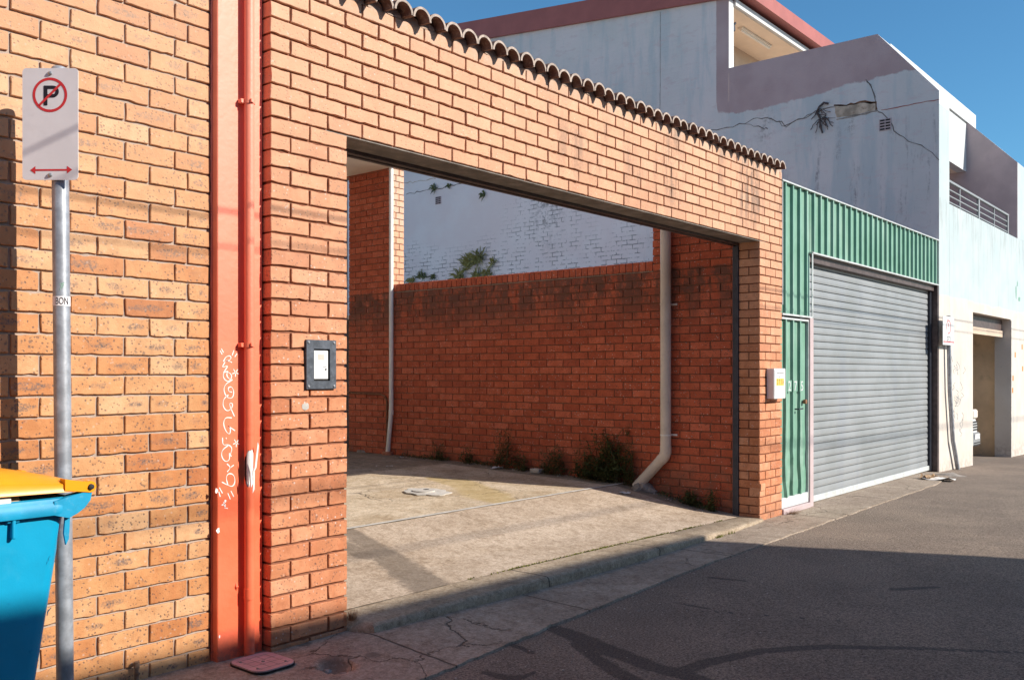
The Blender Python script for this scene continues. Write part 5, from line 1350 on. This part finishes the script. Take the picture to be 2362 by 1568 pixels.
for (x, y, w_, h_, mt, lab, nm, cr) in (
  (1145, 1081, .16, .06, 'paper', 'flat crumpled paper strip lying between the tall weed and the low weeds', 'paper_scrap', .3),
  (868, 1075, .05, .02, 'paper', 'leftmost of the two tiny white scraps near the thin drain pipe', 'paper_scrap', .1),
  (898, 1075, .09, .03, 'paper', 'rightmost of the two tiny white scraps near the thin drain pipe', 'paper_scrap', .1),
  (925, 1056, .10, .05, 'concp', 'pale scrap lying just right of the terracotta collar', 'paper_scrap', .3),
  (1440, 1137, .12, .07, 'paper', 'white scrap at the lower end of the thick downpipe', 'paper_scrap', .3),
  (1635, 1168, .14, .12, 'paper', 'crumpled white paper standing by the weed near the gate track', 'crumpled_paper', .9),
  (1685, 1172, .05, .04, 'paper', 'little white scrap closest to the gate track', 'paper_scrap', .6),
  (1590, 1150, .14, .08, 'card', 'brown and white wrapper right of the downpipe rubble', 'wrapper', .5),
  (2142, 1104, .22, .20, 'card', 'folded brown cardboard beside the roller shutter jamb', 'cardboard_scrap', .6),
  (2165, 1106, .42, .22, 'paper', 'large flattened white paper on the asphalt near the bent sign', 'paper_sheet', .2),
  (766, 1488, .035, .02, 'brickfrag', 'small red leaf on the footpath before the left brick pier', 'leaf', .2)):
    p = onslab(x, y); mb = MB(); sheet_of(mb, p, w_, h_, cr); tag(mb.build(nm, M[mt], None, True, 60), lab, 'litter')
p = onslab(1240, 1090); mb = MB(); mb.bbox((p.x-.06, p.y-.06, p.z), (p.x+.05, p.y+.08, p.z+.05), .008); tag(mb.build('brick_piece', M['concp']), 'pale pink broken brick lying at the foot of the yard wall', 'brick piece')
p = onslab(838, 1042, .3); mb = MB(); blob(mb, p, .11, .45); tag(mb.build('stone', M['stone'], None, True), 'grey stone lying left of the thin white drain pipe', 'stone')
# rubble at the elbow
for (x, y, r, lab) in ((1472, 1124, .085, 'dark mortar lump under the open end of the thick downpipe'), (1520, 1118, .11, 'brown rubble lump behind the bend of the thick downpipe'), (1545, 1130, .06, 'smaller rubble lump right of the brown lump')):
    p = onslab(x, y); mb = MB(); blob(mb, (min(p.x, XW-.07), p.y, p.z+.01), r, .75); tag(mb.build('rubble', M['stone'], None, True), lab, 'rubble')
for (x, y, r, lab) in ((752, 1545, .034, 'larger left lump of broken concrete in the footpath hole'), (792, 1552, .030, 'right lump of broken concrete in the footpath hole')):
    q = WZ(x, y, -.01); mb = MB(); blob(mb, (q.x, q.y, -.022), r, .6); tag(mb.build('broken_concrete', M['stone'], None), lab, 'rubble')
p = WZ(2190, 1098, -.03); mb = MB(); blob(mb, (p.x, p.y, -.05), .26, .25); tag(mb.build('asphalt_lump', M['stone'], None, True), 'raised lump of patched asphalt around the bent sign pole', 'rubble')
mb = MB()
for _ in range(420):
    X = U(3.6, 14.5); Y = edge(X) + random.gauss(.0, .05) if R() < .6 else U(-.03, .0)-(.15 if X < 8.6 else 0); blob(mb, (X, Y, .0), U(.002, .007), .6, 2)
for _ in range(260):
    X = U(3, 12); Y = edge(X) - abs(random.gauss(.3, .6)); blob(mb, (X, Y, far(X)-.008), U(.0025, .007), .6, 2)
for _ in range(160):
    Y = U(.4, 5.2); X = XW - abs(random.gauss(.05, .09)); blob(mb, (X, Y, slab_z(X, Y)), U(.004, .016), .6, 2)
tag(mb.build('gravel', M['grit']), 'loose grit and crumbs along kerb and wall foot', 'grit', kind='stuff')

# ---------------------------------------------------------------- OTHER SIDE OF THE STREET (casts the shade)
H = 6.0; Xo = 7.33 + .66*H
def yo(x): return .03 - 1.607*H + (Xo - x)*.056
Yo = yo(Xo)
t = thing('opposite_building', 'plain rendered building on the other side of the street casting the shade', 'building', (0, Yo, 0))
mb = MB(); mb.prism([Vector((-40, yo(-40), -.3)), Vector((Xo, Yo, -.3)), Vector((Xo+.9, Yo-13, -.3)), Vector((-40, Yo-13, -.3))], (0, 0, H+.3)); mb.build('walls', M['opp'], t)
for i in range(5):
    mb = MB(); x = -12 + i*4.6; mb.box((x, yo(x)-.2, 3.6), (x+1.3, yo(x)+.03, 5.0)); mb.build('window', M['glass'], t)
t = None
for (z, s_, Hc, rr, sl, lab) in ((2.45, -.18, 4.3, .0065, 0, 'upper thin black cable over the street'), (2.27, -.18, 4.3, .005, 0, 'lower thin black cable over the street'), (.2, 1.36, 7.2, .013, 2.4, 'thick black cable high over the street')):
    Yc = s_ - 1.607*(Hc - z); mb = MB(); mb.tube([(-40, Yc+sl/3, Hc), (60, Yc-sl*2/3, Hc)], rr, 6); tag(mb.build('power_cable', M['cable']), lab, 'cable', 'cables over the street')

# ---------------------------------------------------------------- LIGHT
s_dir = Vector((.66, -1.607, 1.0)).normalized()
el = math.asin(s_dir.z); az = math.atan2(s_dir.x, s_dir.y)
w = bpy.data.worlds.new('World'); sc.world = w; w.use_nodes = True; nt_ = w.node_tree; bg = nt_.nodes['Background']
sk = nt_.nodes.new('ShaderNodeTexSky'); sk.sky_type = 'NISHITA'; sk.sun_disc = False; sk.sun_elevation = el; sk.sun_rotation = az
sk.air_density = 1.0; sk.dust_density = .15; sk.ozone_density = 2.5; sk.altitude = 0
gm = nt_.nodes.new('ShaderNodeMix'); gm.data_type = 'RGBA'; gm.blend_type = 'MULTIPLY'; gm.inputs[0].default_value = 1; gm.inputs[7].default_value = (.86, 1.0, 1.06, 1)
nt_.links.new(sk.outputs[0], gm.inputs[6])
# added tint darkens the sky in view; the rest stays bright for fill
tc = nt_.nodes.new('ShaderNodeTexCoord'); dp_ = nt_.nodes.new('ShaderNodeVectorMath'); dp_.operation = 'DOT_PRODUCT'; nt_.links.new(tc.outputs['Generated'], dp_.inputs[0]); dp_.inputs[1].default_value = Vector((.86, .42, .12)).normalized()
mr = nt_.nodes.new('ShaderNodeMapRange'); mr.interpolation_type = 'SMOOTHSTEP'; nt_.links.new(dp_.outputs['Value'], mr.inputs[0]); mr.inputs[1].default_value = .45; mr.inputs[2].default_value = 1.0; mr.inputs[3].default_value = 0; mr.inputs[4].default_value = 1
gm2 = nt_.nodes.new('ShaderNodeMix'); gm2.data_type = 'RGBA'; gm2.blend_type = 'MULTIPLY'; nt_.links.new(mr.outputs[0], gm2.inputs[0]); nt_.links.new(gm.outputs[2], gm2.inputs[6]); gm2.inputs[7].default_value = (.52, .80, .88, 1)
nt_.links.new(gm2.outputs[2], bg.inputs[0]); bg.inputs[1].default_value = .115
sd = bpy.data.lights.new('sun', 'SUN'); sd.energy = 5.0; sd.angle = math.radians(.5); sd.color = (1, .93, .82)
so = bpy.data.objects.new('sun', sd); C.objects.link(so); so.rotation_euler = s_dir.to_track_quat('Z', 'Y').to_euler(); so.location = (5, -10, 12)
vs = sc.view_settings; vs.view_transform = 'Standard'; vs.look = 'None'; vs.gamma = 1; vs.use_curve_mapping = False; vs.exposure = .46
sc.render.engine = 'CYCLES'; sc.cycles.max_bounces = 8; sc.cycles.diffuse_bounces = 5
